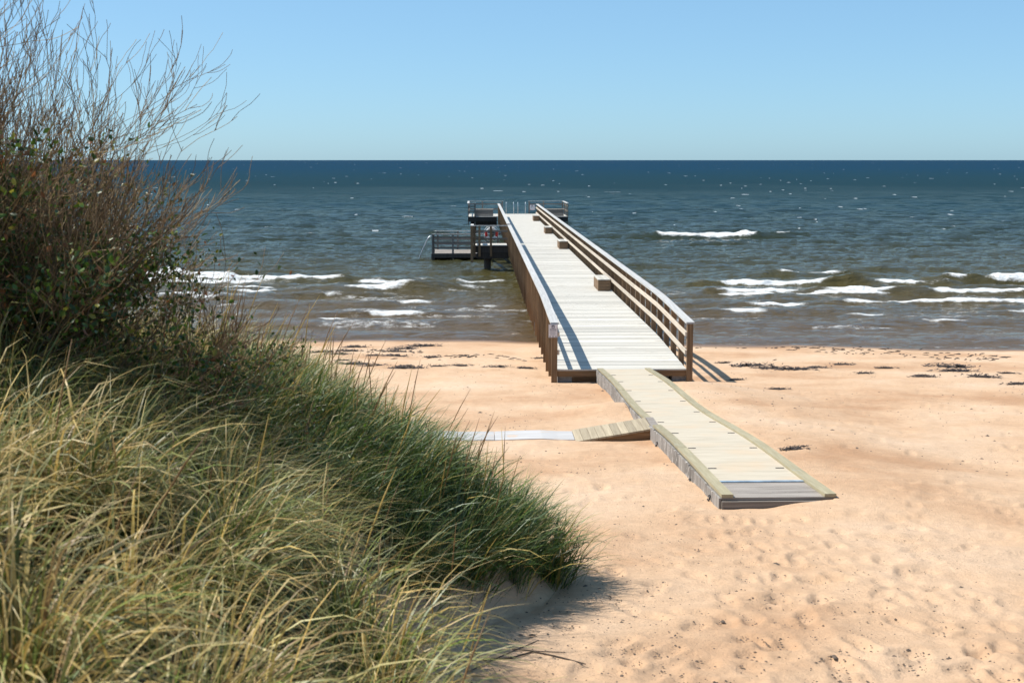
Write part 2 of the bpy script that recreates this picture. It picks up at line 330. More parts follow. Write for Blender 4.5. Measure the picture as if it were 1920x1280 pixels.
# ------------------------------------------------------------------ sand sheet
def build_sand():
    iy = np.linspace(1 / 3.2, 1 / 47.0, 520); ys = 1 / iy
    ys = np.concatenate([[-60, -30, -12, -5, -1, .6, 1.6, 2.4], ys, [49, 53, 60, 75, 95]])
    c = np.linspace(-1, 1, 640); u = np.sign(c) * (np.abs(c) * .52 + .0)
    side = np.array([.56, .62, .7, .8, 1.0, 1.4, 2.2, 4, 8, 16]); us = np.concatenate([-side[::-1], u, side])
    Y, U = np.meshgrid(ys, us, indexing='ij'); Ya = np.maximum(Y, 3.0)
    X = U * (Ya * .86 + 1.0) + Ya * .03
    Z = sand_z(X, Y)
    # footprints: dents with a pushed-up rim
    rng = np.random.default_rng(5)
    def dent(fx, fy, a, bb, ang, dep):
        i0, i1 = np.searchsorted(ys, [fy - .5, fy + .5]); 
        if i1 - i0 < 2: return
        j = np.abs(X[(i0 + i1) // 2] - fx) < .45; jj = np.where(j)[0]
        if len(jj) < 2: return
        sl = (slice(i0, i1), slice(jj[0], jj[-1] + 1)); dx = X[sl] - fx; dy = Y[sl] - fy
        p = (dx * math.cos(ang) + dy * math.sin(ang)) / a; q = (-dx * math.sin(ang) + dy * math.cos(ang)) / bb
        r2 = p * p + q * q; Z[sl] += dep * (-np.exp(-r2 ** 2.4) + .30 * np.exp(-((np.sqrt(r2) - 1.5) / .5) ** 2))
    for k in range(2300):
        y = 1 / rng.uniform(1 / 40., 1 / 5.5); x = rng.uniform(-.45, .62) * y + .5
        wx = walk_x(y)
        if WY0 - .6 < y < WY1 and wx - .3 < x < wx + WWID + .4: continue
        if y > Y0 - .2 and 1.5 < x < 5: continue
        if dune_t(x, y) > -.05: continue
        dens = .35 + 1.2 * vnoise(x * .25, y * .25, 77) + .45 * math.exp(-((x - wx - .6) / 2.2) ** 2 if y < 15 else -9)
        if rng.random() > dens + .25: continue
        dent(x, y, rng.uniform(.10, .17), rng.uniform(.055, .09), rng.uniform(0, 6.3), rng.uniform(.009, .027))
    # trodden path towards the boardwalk
    for tr in range(5):
        x = rng.uniform(1.2, 3.6); y = 6.0; hd = rng.uniform(-.12, .12); k = 0
        while y < WY0 - .9:
            y += rng.uniform(.55, .72); x += (3.1 - x) * .07 + hd * .4; k += 1
            dent(x + (.11 if k % 2 else -.11), y, .15, .065, math.pi / 2 + rng.uniform(-.3, .3), rng.uniform(.014, .028))
    nr, nc = X.shape; V = np.stack([X, Y, Z], -1).reshape(-1, 3)
    idx = np.arange(nr * nc).reshape(nr, nc); F = np.stack([idx[:-1, :-1], idx[:-1, 1:], idx[1:, 1:], idx[1:, :-1]], -1).reshape(-1, 4)
    gshade = sstep(.35, .95, dune_t(X, Y) + .5 * fbm(X * 1.3, Y * 1.3, 3, 66)).ravel()
    o = link('sand', np_mesh('sand', V, F, attrs={'gap_shade': gshade}, smooth=True), M['sand']); o['kind'] = 'structure'
build_sand()

# ------------------------------------------------------------------ sea
BREAK = [  # photograph x0, x1, y of the foam's foot, crest height
    (1215, 1435, 446, .55), (1438, 1492, 440, .3), (1330, 1575, 536, .34), (1608, 1762, 535, .42), (1826, 2060, 530, .42), (1750, 1840, 531, .3),
    (1326, 1530, 553, .26), (1520, 1704, 553, .2), (1716, 2050, 553, .32), (1560, 2020, 571, .26), (1380, 1540, 573, .18), (1860, 1990, 588, .1),
    (180, 447, 521, .42), (240, 520, 533, .26), (480, 652, 530, .2), (622, 772, 549, .30), (395, 550, 545, .26), (838, 968, 539, .40), (760, 832, 527, .2),
    (888, 952, 562, .24), (545, 618, 574, .16), (668, 822, 592, .20), (420, 500, 592, .16), (480, 556, 612, .1), (250, 420, 560, .2), (578, 660, 556, .14), (400, 470, 604, .1),
    (560, 610, 441, .2), (1640, 1662, 447, .16), (-60, 160, 540, .3), (340, 665, 530, .3), (640, 795, 547, .36), (836, 930, 545, .32), (410, 560, 551, .3), (330, 430, 563, .25), (1325, 1700, 556, .22), (640, 760, 532, .16), (700, 840, 572, .12), (860, 960, 578, .1), (560, 700, 604, .08), (1330, 1480, 588, .1), (1560, 1700, 592, .08), (1700, 1850, 604, .07), (380, 470, 574, .2), (1440, 1600, 516, .16), (990, 1010, 640, .03)]
def build_sea():
    iy = np.linspace(1 / 37.5, 1 / 3500., 470); ys = np.concatenate([1 / iy, [4500, 6500, 10000, 18000, 45000]])
    us = np.linspace(-1, 1, 680); us = np.concatenate([[-3, -1.6], us, [1.6, 3]])
    Y, U = np.meshgrid(ys, us, indexing='ij'); X = U * (Y * .50 + 4) + Y * .03
    dY = np.gradient(ys)[:, None]
    rng = np.random.default_rng(3); H = np.zeros_like(X); var = 0
    near = np.interp(ys, [38, 42, 48, 58, 75, 110], [.05, .16, .42, .70, .95, 1.0])[:, None]
    for k in range(64):
        lam = 10 ** rng.uniform(math.log10(.75), math.log10(13)); th = rng.normal(0, .5 if lam > 3 else .75); ph = rng.uniform(0, 6.28)
        a = lam ** .9 * .0150 * (.35 if lam > 8.5 else 1.6 if lam > 2.4 else 1.5); kx = math.sin(th) * 2 * math.pi / lam; ky = math.cos(th) * 2 * math.pi / lam
        f = sstep(1.6, 3.2, lam / dY)
        pq = kx * X + ky * Y + ph; hh = .45 * np.sin(pq) + .75 * (.64 - np.abs(np.sin(pq * .5 + .785))) * 1.6; H += a * f * hh
    H *= near * 1.0
    # low swell lines running in over the shallows
    sw = np.sin(Y * 2 * math.pi / 4.2 + 2.4 * fbm(X * .045, Y * .05, 2, 9) * 3 + .03 * X); win = sstep(41, 46, Y) * (1 - sstep(60, 95, Y))
    H += .07 * win * np.maximum(sw, -.2) * (.6 + 1.2 * (vnoise(X * .09, Y * .15, 21) + .5))
    foam = np.zeros_like(X)
    for i, (p0, p1, py, hgt) in enumerate(BREAK):
        a = at_z((p0 + p1) / 2, py, 0); yc = a.y + .25; x0 = at_z(p0, py, 0).x; x1 = at_z(p1, py, 0).x
        hgt *= .78
        yl = yc + .45 * fbm(X * .22, X * 0 + i * 7.7, 3, 60 + i)
        q = Y - yl; wob = .8 + .7 * fbm(X * .55, X * 0 + i * 3.1, 3, 90 + i)
        edge = sstep(x0 - .6, x0 + 1.6, X) * (1 - sstep(x1 - 1.6, x1 + .6, X)); wide = sstep(x0 - 3.5, x0 + .5, X) * (1 - sstep(x1 - .5, x1 + 3.5, X))
        sc = 1.0 + max(0, yc - 60) / 60
        prof = np.where(q < 0, np.exp(-(q / (.34 * sc)) ** 2), np.exp(-(q / (1.25 * sc)) ** 2))
        H += hgt * prof * wide * wob
        fm = np.where(q < 0, np.exp(-np.abs(q / (.46 * sc)) ** 2.0), np.exp(-(q / (.34 * sc)) ** 2)) * edge * (.86 + .55 * (wob - .8))
        foam = np.maximum(foam, (fm + .22 * edge * np.exp(-np.abs(q / (.5 * sc)) ** 2) * fbm(X * 1.4, Y * 2.0, 3, 150)) * (1.0 if hgt > .10 else .85))
        tr = np.exp(-((q - .8 * sc) / (1.3 * sc)) ** 2) * edge * .46; foam = np.maximum(foam, tr * sstep(-.1, .3, fbm(X * .6, Y * 1.2, 3, 130)))
    wash = sstep(.12, .42, fbm(X * .22, Y * .75, 4, 31)) * sstep(44, 47, Y) * (1 - sstep(58, 75, Y)) * .46
    foam = np.maximum(foam, wash)
    dep = -sand_z(X[:60], Y[:60], True); foam[:60] = np.maximum(foam[:60], .52 * np.exp(-((dep - .03) / .035) ** 2) * (.6 + .9 * fbm(X[:60] * .5, Y[:60] * .4, 3, 44)))
    H += foam * .10 * fbm(X * 1.9, Y * 1.5, 3, 71) * (Y < 130) * (Y > 45)
    V = np.stack([X, Y, H], -1).reshape(-1, 3); nr, nc = X.shape
    idx = np.arange(nr * nc).reshape(nr, nc); F = np.stack([idx[:-1, :-1], idx[:-1, 1:], idx[1:, 1:], idx[1:, :-1]], -1).reshape(-1, 4)
    o = link('sea', np_mesh('sea', V, F, attrs={'foam': foam.ravel()}, smooth=True), M['water']); o['kind'] = 'structure'
    # whitecaps in the offing: low ridges of foam
    VV = []; FF = []; n0 = 0
    for k in range(420):
        y = 1 / (1 / 3200. + (1 / 112. - 1 / 3200.) * rng.random() ** 1.7); x = rng.uniform(-.5, .56) * y
        if y < 200 and rng.random() < .55: continue
        L = .2 * math.exp(rng.normal(0, .6)) * (1 + y / 1500.) * (2.0 if rng.random() < .12 else 1); h = rng.uniform(.0, .045) * (1 + y / 2600.); n = 9
        xs = np.linspace(-1, 1, n); top = h * (1 - xs ** 2) ** .7 * (.6 + .8 * rng.random(n)); yo = .5 * rng.normal(0, 1, n).cumsum() * .35
        base = np.stack([x + xs * L, y + yo - .35, np.full(n, -.02)], -1); crest = np.stack([x + xs * L, y + yo, top + .02], -1); back = np.stack([x + xs * L, y + yo + .9, np.full(n, -.02)], -1)
        VV.append(np.concatenate([base, crest, back])); 
        for j in range(n - 1):
            FF.append((n0 + j, n0 + j + 1, n0 + n + j + 1, n0 + n + j)); FF.append((n0 + n + j, n0 + n + j + 1, n0 + 2 * n + j + 1, n0 + 2 * n + j))
        n0 += 3 * n
    o = link('whitecap', np_mesh('whitecap', np.concatenate(VV), np.array(FF), smooth=True), M['foam'])
    tag(o, 'small white wave crests scattered over the open sea towards the horizon', 'whitecaps', kind='stuff')
build_sea()

# ------------------------------------------------------------------ pier
XL = at_y(1045, 693, Y0).x; XR = at_y(1287, 693, Y0).x; PW = .135
YEND = 110.5; OPEN0, OPEN1 = 70.7, 71.9
pier = tag(empty('pier', (XL, Y0, 0)), 'long pale wooden bathing pier with slatted railings running out over the sea', 'pier')
def loc(o, parent): o.matrix_parent_inverse = Matrix.Translation(-parent.location); return o
def part(mb, name, mat, parent=None, smooth=False):
    parent = parent or pier; o = mb.build(name, mat, parent, smooth); return loc(o, parent)
PITCHB = .150
bmesh_ = MB().box(-.5, .5, -.0715, .0715, -.032, 0).mesh('deck_board'); bmesh_.materials.append(M['deck'])
nb = int((YEND - Y0) / PITCHB); rest = MB()
for i in range(nb):
    y = Y0 + .0735 + i * PITCHB; z = deck_z(y)
    if i < 300:
        o = bpy.data.objects.new('deck_board', bmesh_); COL.objects.link(o); o.parent = pier; loc(o, pier)
        o.location = ((XL + XR) / 2 + random.uniform(-.004, .004), y, z + random.uniform(-.0015, .0015))
        o.scale = (XR - XL, 1, 1); o.rotation_euler = (math.atan2(deck_z(y + .1) - deck_z(y - .1), .2) , random.uniform(-.0004, .0004), random.uniform(-.0006, .0006))
    else: rest.box(XL, XR, y - .0715, y + .0715, z - .032, z)
part(rest, 'deck_board', M['deck'])['kind'] = 'stuff'
def beam_y(x0, x1, y0, y1, za, zb, step=1.2):           # a member that follows the deck lengthwise
    mb = MB(); ys = list(np.arange(y0, y1, step)) + [y1]
    if len(ys) > 2 and ys[-1] - ys[-2] < .05: ys.pop(-2)
    n = len(mb.v)
    for y in ys:
        z = deck_z(y)
        mb.v += [(x0, y, z + za), (x1, y, z + za), (x1, y, z + zb), (x0, y, z + zb)]
    for i in range(len(ys) - 1):
        a = i * 4
        for q in ((0, 1, 5, 4), (1, 2, 6, 5), (2, 3, 7, 6), (3, 0, 4, 7)): mb.f.append(tuple(a + k for k in q))
    mb.f.append((3, 2, 1, 0)); e = (len(ys) - 1) * 4; mb.f.append((e, e + 1, e + 2, e + 3)); return mb
for (x0, x1) in ((XL + .02, XL + .12), (XR - .12, XR - .02), ((XL + XR) / 2 - .05, (XL + XR) / 2 + .05)):
    part(beam_y(x0, x1, Y0 + .10, YEND - .2, -.25, -.036, 2.4), 'joist', M['beam'])
wl = walk_x(Y0); 
part(MB().box(XL, wl - .01, Y0 + .004, Y0 + .05, ZD_NEAR - .165, ZD_NEAR - .036), 'front_board', M['beam'])
part(MB().box(wl + WWID + .01, XR, Y0 + .004, Y0 + .05, ZD_NEAR - .165, ZD_NEAR - .036), 'front_board', M['beam'])
part(MB().box(XL + .01, XL + .34, Y0 + .06, Y0 + .6, -.1 + sz(2.0, Y0), ZD_NEAR - .168), 'footing_block', M['concrete'])
part(MB().box(XR - .32, XR - .01, Y0 + .06, Y0 + .6, -.1 + sz(4.6, Y0), ZD_NEAR - .168), 'footing_block', M['concrete'])
for y in np.arange(38.5, 110, 6.5):
    for x in (XL + .35, XR - .35):
        part(MB().tube([(x, y, -2.5), (x, y, deck_z(y) - .46)], .16, 12), 'piling', M['darkwood'], smooth=False)
    part(MB().box(XL - .1, XR + .1, y - .11, y + .11, deck_z(y) - .46, deck_z(y) - .252), 'cross_beam', M['darkwood'])
RAIL_END = 105.6; STEP = 1.21; HT = 1.045
PMESH = {}
def post_mesh(low):
    if low not in PMESH:
        PMESH[low] = MB().box(-PW / 2, PW / 2, -.024, .024, -low, HT).mesh('post'); PMESH[low].materials.append(M['post'])
    return PMESH[low]
def rail_side(side, y0, y1):
    xp = XL - PW / 2 - .002 if side < 0 else XR + PW / 2 + .002
    ys = np.arange(y0 + .05, y1, STEP)
    if side < 0: ys = np.array([y for y in ys if not (OPEN0 + .1 < y < OPEN1 - .1)])
    for i, y in enumerate(ys):
        low = .52
        if y < 31: low = .40 if i else .36
        if i == 0 and y < 31:
            m0 = MB().box(-PW / 2, PW / 2, -.05, .05, -.40, HT); o = link('post', m0.mesh('post'), M['post'], pier)
        else:
            o = bpy.data.objects.new('post', post_mesh(low)); COL.objects.link(o); o.parent = pier
        loc(o, pier); o.location = (xp, y, deck_z(y)); o.rotation_euler = (random.uniform(-.008, .008), random.uniform(-.005, .005), random.uniform(-.03, .03))
    # rails fixed to the inner faces, in lengths of four bays; the cap lies on the post heads
    s = 1 if side < 0 else -1; xi = XL + .001 if side < 0 else XR - .001
    segs = []; a = y0
    while a < y1 - .5:
        b = min(a + STEP * 4, y1); segs.append((a, b)); a = b
    for a, b in segs:
        parts = [(a, b)]
        if side < 0 and a < OPEN1 and b > OPEN0: parts = [(a, OPEN0), (OPEN1, b)]
        for (p, q) in parts:
            if q - p < .2: continue
            for h0, h1 in ((.34, .44), (.76, .86)):
                x0, x1 = sorted((xi, xi + s * .045)); part(beam_y(x0, x1, p + .003, q - .003, h0, h1), 'rail', M['rail'])
            part(beam_y(xp - .095, xp + .095, p + .002, q - .002, HT + .001, HT + .043), 'handrail', M['cap'])
rail_side(-1, Y0 - .03, RAIL_END); rail_side(1, Y0 - .03, RAIL_END - 1.2)

# ------------------------------------------------------------------ benches along the railing
BENCH = [(45.3, 'beside the railing, first from the beach end of the pier'), (67.0, 'beside the railing, second from the beach end of the pier'), (81.0, 'beside the railing, third from the beach end of the pier'), (98.0, 'beside the railing, closest to the end platform of the pier')]
for y, txt in BENCH:
    t = tag(empty('deck_bench', (XR - .29, y, ZD)), 'boxy brown plank bench ' + txt, 'bench', 'benches along the pier railing')
    hw = .22; L = 1.75
    for k in range(3):
        z0 = .01 + k * .125
        MB().box(-hw, hw, 0, .03, z0, z0 + .118).build('front_board', M['bench'], t)
        MB().box(-hw, -hw + .03, .032, L - .032, z0, z0 + .118).build('side_board', M['bench'], t)
        MB().box(-hw, hw, L - .03, L, z0, z0 + .118).build('end_board', M['bench'], t)
        MB().box(hw - .03, hw, .032, L - .032, z0, z0 + .118).build('side_board', M['bench'], t)
    for k in range(4):
        x0 = -hw - .01 + k * .1155; MB().box(x0, x0 + .109, -.015, L + .015, .386, .42).build('seat_board', M['deck'], t)

# ------------------------------------------------------------------ side platform, jetty, end platform
def fence_x(t, x0, x1, y, z, ht, posts, rails, low=.3, pm=None, capw=.15):
    pm = pm or M['post']
    for x in posts: MB().box(x - .06, x + .06, y - .03, y + .03, z - low, z + ht).build('post', pm, t)
    for h in rails: MB().box(x0, x1, y + .032, y + .072, z + h, z + h + .10).build('rail', M['greywood'], t)
    MB().box(x0 - .05, x1 + .05, y - capw / 2, y + capw / 2, z + ht + .001, z + ht + .04).build('handrail', M['cap'], t)
def fence_y(t, x, y0, y1, z, ht, posts, rails, low=.3, pm=None):
    pm = pm or M['post']
    for y in posts: MB().box(x - .03, x + .03, y - .06, y + .06, z - low, z + ht).build('post', pm, t)
    for h in rails: MB().box(x + .032, x + .072, y0, y1, z + h, z + h + .10).build('rail', M['greywood'], t)
    MB().box(x - .085, x + .085, y0 + .08, y1 - .08, z + ht + .002, z + ht + .041).build('handrail', M['cap'], t)
def deck_part(t, x0, x1, y0, y1, z, along='x', p=.15, mat=None):
    n = int((y1 - y0) / p)
    for i in range(n): MB().box(x0, x1, y0 + i * p, y0 + i * p + p - .007, z - .032, z).build('deck_board', mat or M['deck'], t)
# side platform with the life buoy
SPX = at_y(886, 440, 70.2).x
sp = tag(empty('side_platform', (0, 0, 0)), 'small railed wooden platform joined to the pier, life buoy on its rail', 'platform')
deck_part(sp, SPX - .05, XL - .20, 70.2, 71.9, ZD)
fence_x(sp, SPX, XL - .16, 70.2, ZD, 1.045, [SPX + .10, at_y(899, 440, 70.2).x, at_y(920.5, 440, 70.2).x], [.30, .72], low=.62)
MB().box(SPX - .11, SPX + .035, 70.1, 70.24, ZD - .95, ZD + 1.045).build('corner_post', M['post'], sp)
fence_y(sp, SPX - .02, 70.25, 71.9, ZD, 1.045, [71.8], [.34, .76], low=.6)
MB().box(SPX, XL - .15, 70.3, 70.48, ZD - .42, ZD - .036).build('cross_beam', M['darkwood'], sp)
MB().box(SPX + .3, XL - .15, 71.4, 71.6, ZD - .42, ZD - .036).build('cross_beam', M['darkwood'], sp)
MB().box(SPX + .25, XL - .1, 70.32, 71.5, ZD - .75, ZD - .425).build('under_frame', M['darkwood'], sp)
pp = at_z(914, 511, 0)
MB().tube([(pp.x, 70.9, -2.5), (pp.x, 70.9, ZD - .44)], .20, 14).build('piling', M['darkwood'], sp)
# stairs down to the jetty
JZ = .42
for sx_ in (XL - 1.15, XL - .28):
    MB().hexa([(sx_, 71.95, ZD - .30), (sx_ + .05, 71.95, ZD - .30), (sx_ + .05, 79.0, JZ - .22), (sx_, 79.0, JZ - .22), (sx_, 71.95, ZD - .02), (sx_ + .05, 71.95, ZD - .02), (sx_ + .05, 79.0, JZ + .06), (sx_, 79.0, JZ + .06)]).build('stair_stringer', M['sideboard'], sp)
for k in range(8):
    f = (k + .5) / 8; yy = 71.95 + 7.05 * f; zz = ZD - .05 + (JZ - ZD + .05) * f
    MB().box(XL - 1.1, XL - .28, yy - .16, yy + .16, zz - .04, zz).build('stair_tread', M['deck'], sp)
# low jetty
JX0 = at_y(813, 460, 81).x; JX1 = XL - .2
jt = tag(empty('bathing_jetty', (0, 0, 0)), 'low dark wooden jetty with slatted rails just above the water', 'jetty')
deck_part(jt, JX0, JX1, 79.4, 83.2, JZ, mat=M['endboard'])
MB().box(JX0, JX1, 79.3, 79.39, JZ - .26, JZ - .01).build('front_beam', M['darkwood'], jt)
MB().box(JX0, JX1, 83.21, 83.3, JZ - .34, JZ - .01).build('back_beam', M['darkwood'], jt)
MB().box(JX0 - .09, JX0 - .005, 79.3, 83.3, JZ - .34, JZ - .01).build('side_beam', M['darkwood'], jt)
jm = (JX0 + (at_y(884, 460, 80).x)) / 2
fence_x(jt, JX0, JX1 - .9, 79.5, JZ, 1.16, [JX0 + .05, jm + .05, JX1 - 1.0], [.30, .62, .94], low=.5, pm=M['greywood'])
fence_x(jt, JX0, JX1, 83.1, JZ, 1.16, [JX0 + .2, jm + .3, JX1 - .3], [.30, .62, .94], low=.4, pm=M['greywood'])
MB().box(JX0 - .06, JX0 + .03, 79.42, 79.58, JZ - .5, JZ + 1.19).build('corner_post', M['greywood'], jt)
for x in (JX0 + .3, jm, JX1 - .3):
    for y in (79.9, 82.8): MB().tube([(x, y, -2.5), (x, y, JZ - .06)], .12, 10).build('piling', M['darkwood'], jt)
# ladder at the jetty's end
ld = tag(empty('swim_ladder', (JX0, 81, JZ)), 'bent steel swimming ladder at the open end of the low jetty', 'ladder')
for y in (-.35, .35):
    MB().tube([(.05, y, 0), (.0, y, .75), (-.10, y, 1.0), (-.28, y, .95), (-.42, y, .75), (-.88, y, -.30), (-1.0, y, -.75)], .026, 8).build('handle', M['metal'], ld, True)
for k in range(3):
    f = k / 3; MB().tube([(-.72 - .28 * f, -.35, .05 - .75 * f), (-.72 - .28 * f, .35, .05 - .75 * f)], .02, 6).build('rung', M['metal'], ld, True)
# end platform
EY0, EY1 = 106.2, 111.8; EX0 = at_y(878, 400, 106.5).x; EX1 = at_y(1064, 400, 106.5).x
ep = tag(empty('end_platform', (0, 0, 0)), 'wide railed wooden bathing platform across the seaward end of the pier', 'platform')
deck_part(ep, EX0, XL - .01, EY0, EY1, ZD, p=.20); deck_part(ep, XR + .01, EX1, EY0, EY1, ZD, p=.20)
MB().box(EX0, XL - .2, EY0 - .06, EY0 - .005, ZD - .42, ZD - .034).build('front_beam', M['darkwood'], ep)
MB().box(XR + .2, EX1, EY0 - .06, EY0 - .005, ZD - .42, ZD - .034).build('front_beam', M['darkwood'], ep)
MB().box(EX0 + .2, XL - .2, EY0 + .2, EY0 + .5, ZD - .8, ZD - .425).build('under_frame', M['darkwood'], ep)
MB().box(XR + .2, EX1 - .2, EY0 + .2, EY0 + .5, ZD - .8, ZD - .425).build('under_frame', M['darkwood'], ep)
for x in (EX0 + .5, XL - .6, XR + .6, EX1 - .5):
    for y in (EY0 + .5, EY1 - .6): MB().tube([(x, y, -2.5), (x, y, ZD - .43)], .17, 10).build('piling', M['darkwood'], ep)
gl = at_y(943, 390, EY1).x; gr = at_y(991, 390, EY1).x
fence_x(ep, EX0, gl, EY1, ZD, 1.06, [EX0 + .06, EX0 + 1.2, gl - .06], [.36, .78], low=.3, pm=M['greywood'])
fence_x(ep, gr, EX1, EY1, ZD, 1.06, [gr + .06, gr + 1.3, EX1 - .06], [.36, .78], low=.3, pm=M['greywood'])
fence_y(ep, EX0 + .0, EY0, EY1, ZD, 1.06, [EY0 + .06, EY0 + 1.9, EY0 + 3.7], [.36, .78], low=.75, pm=M['greywood'])
fence_y(ep, EX1 - .0, EY0, EY1, ZD, 1.06, [EY0 + .06, EY0 + 1.9, EY0 + 3.7], [.36, .78], low=.75, pm=M['post'])
fence_x(ep, EX0, EX0 + .62, EY0 + .02, ZD, 1.06, [EX0 + .56], [.36, .78], low=.75, pm=M['greywood'])
for (x0, x1, tx) in ((EX0 + .55, XL - .5, 'on the wing of the end platform near the low jetty'), (XR + .75, EX1 - .3, 'on the wing of the end platform away from the low jetty')):
    b = tag(empty('platform_bench', ((x0 + x1) / 2, EY0 + .5, ZD)), 'dark plank bench ' + tx, 'bench', 'benches on the end platform'); h = (x1 - x0) / 2
    for k in range(4): MB().box(-h, h, 0, .035, .01 + k * .135, .01 + k * .135 + .128).build('front_board', M['greywood'], b)
    for k in range(3): MB().box(-h - .02, h + .02, -.02 + k * .15, -.02 + k * .15 + .143, .552, .585).build('seat_board', M['rail'], b)
    for s in (-h, h - .035): MB().box(s, s + .035, .037, .42, .01, .55).build('end_panel', M['greywood'], b)
for (p, tx) in (((949, 963), 'beside the railing without a notice'), ((971, 985), 'beside the railing with the notice')):
    l_ = tag(empty('swim_ladder', (0, EY1 - .1, ZD)), 'upright steel ladder handles at the pier end, ' + tx, 'ladder', 'ladders at the pier end')
    xx = [at_y(q, 390, EY1 - .1).x for q in p]
    for x in xx: MB().tube([(x, -.15, 0), (x, -.15, .92), (x, -.05, 1.0), (x, .15, .92), (x, .3, -.2), (x, .4, -1.9)], .026, 8).build('handle', M['metal'], l_, True)
    for k in range(5): MB().tube([(xx[0], .32 + k * .02, -.4 - k * .3), (xx[1], .32 + k * .02, -.4 - k * .3)], .02, 6).build('rung', M['metal'], l_, True)
MB().box(XL, XR, YEND + .05, EY1 - .12, ZD - .032, ZD - .0).build('end_board', M['deck'], ep)

# ------------------------------------------------------------------ life buoy
lb = tag(empty('life_buoy', (at_y(921.5, 438, 70.38).x, 70.38, at_y(921.5, 438, 70.38).z)), 'red and white ring life buoy hung on the side platform rail', 'life buoy')
def torus(Rr, r, a0, a1, name, mat, n=14, k=10):
    MB().tube([(Rr * math.cos(a0 + (a1 - a0) * i / n), 0, Rr * math.sin(a0 + (a1 - a0) * i / n)) for i in range(n + 1)], r, k).build(name, mat, lb, True)
for i in range(4):
    c = i * math.pi / 2
    torus(.29, .075, c - .52, c + .52, 'red_segment' if i % 2 == 0 else 'white_segment', M['red'] if i % 2 == 0 else M['white'])
    torus(.29, .072, c + .52, c + math.pi / 2 - .52, 'white_band', M['white'])
for i in range(4):
    c = i * math.pi / 2 + math.pi / 4
    MB().tube([((.37 + .06 * math.sin(math.pi * q / 8)) * math.cos(c + (q / 8 - .5) * 1.5), -.02, (.37 + .06 * math.sin(math.pi * q / 8)) * math.sin(c + (q / 8 - .5) * 1.5)) for q in range(9)], .014, 6).build('grab_rope', M['white'], lb, True)

# ------------------------------------------------------------------ notices
def notice(name, x, y, z, wd, h, label, red=False):
    t = tag(empty(name, (x, y, z)), label, 'sign')
    MB().box(-wd / 2, wd / 2, -.012, 0, -h / 2, h / 2).build('panel', M['inkgrey'] if not red else M['redprint'], t)
    e = .006; MB().box(-wd / 2 + e, wd / 2 - e, -.0150, -.0125, -h / 2 + e, h / 2 - e).build('face', M['signwhite'], t)
    def pr(x0, x1, z0, z1, mat, nm): MB().box(x0 * wd, x1 * wd, -.0172, -.0155, z0 * h, z1 * h).build(nm, mat, t)
    pr(-.16, .16, .20, .44, M['ink'], 'pictogram')
    q = MB(); q.v = [(-.10 * wd, -.0178, .24 * h), (.10 * wd, -.0178, .24 * h), (0, -.0178, .41 * h)]; q.f = [(0, 1, 2)]; q.build('pictogram_figure', M['signwhite'], t)
    pr(-.36, .36, .115, .150, M['ink'], 'heading_line'); pr(-.37, .37, .03, .065, M['ink'], 'heading_line')
    for k in range(6): pr(-.36 + .03 * (k % 2), .36 - .04 * ((k * 3) % 4), -.045 - k * .052, -.025 - k * .052, M['inkgrey'], 'text_line')
    for c in (-.32, 0, .32): pr(c - .10, c + .10, -.44, -.39, M['ink'] if not red else M['redprint'], 'emblem')
c = at_y(1037, 620.5, Y0 - .10)
notice('notice_board', c.x, Y0 - .082, c.z, .205, .305, 'white printed notice with blue pictogram on the first railing post')
c = at_y(998, 389, EY1 - .06); notice('notice_board', c.x, EY1 - .05, c.z, .42, .46, 'small reddish white notice on the railing of the end platform', True)

# ------------------------------------------------------------------ boardwalk across the sand
bw = tag(empty('boardwalk', (walk_x(WY0), WY0, WZ0)), 'sloping cream matted boardwalk with timber kerbs leading down to the pier', 'boardwalk')
def strip(name, mat, xa, xb, y0, y1, za, zb, step=.4, jit=0.0):
    ys = list(np.arange(y0, y1, step)) + [y1]
    if ys[-1] - ys[-2] < .05: ys.pop(-2)
    mb = MB()
    for y in ys:
        z = float(walk_z(y)); x = walk_x(y); j = random.uniform(-jit, jit)
        mb.v += [(x + xa, y, z + za + j), (x + xb, y, z + za + j), (x + xb, y, z + zb + j), (x + xa, y, z + zb + j)]
    for i in range(len(ys) - 1):
        a = i * 4
        for q in ((0, 1, 5, 4), (1, 2, 6, 5), (2, 3, 7, 6), (3, 0, 4, 7)): mb.f.append(tuple(a + k for k in q))
    mb.f.append((3, 2, 1, 0)); e = (len(ys) - 1) * 4; mb.f.append((e, e + 1, e + 2, e + 3))
    o = mb.build(name, mat, bw); return loc(o, bw)
MATY = WY0 + .96; KW = .125
strip('mat', M['mat'], KW + .004, WWID - KW - .004, MATY, WY1 - .006, -.012, .004)
strip('metal_strip', M['strip'], KW + .003, WWID - KW - .003, MATY - .075, MATY - .004, -.010, .010)
for k in range(3): strip('end_board', M['endboard'], .006, WWID - .006, WY0 + .01 + k * .292, WY0 + .01 + k * .292 + .284, -.035, -.0035)
strip('under_board', M['greywood'], .02, WWID - .02, MATY - .02, WY1 - .03, -.05, -.016)
RAMPY = at_z(1215, 800, float(walk_z(19.8))).y
def kerbs(xa, xb, cuts):
    for a, b in cuts:
        o = strip('kerb_plank', M['kerb'], xa, xb, a, b - .006, -.002, .032, jit=.002)
        x = walk_x(a); z = float(walk_z(a)); loc(MB().box(x + xa + .002, x + xb - .002, a - .004, a - .0005, z, z + .030).build('end_grain', M['kerb_end'], o), bw)
kerbs(.0, KW, [(WY0, 16.3), (16.3, RAMPY - .45), (RAMPY + .45, 24.0), (24.0, 26.6), (26.6, WY1 - .006)])
kerbs(WWID - KW, WWID, [(WY0, 16.8), (16.8, 20.7), (20.7, 24.6), (24.6, WY1 - .006)])
a = WY0
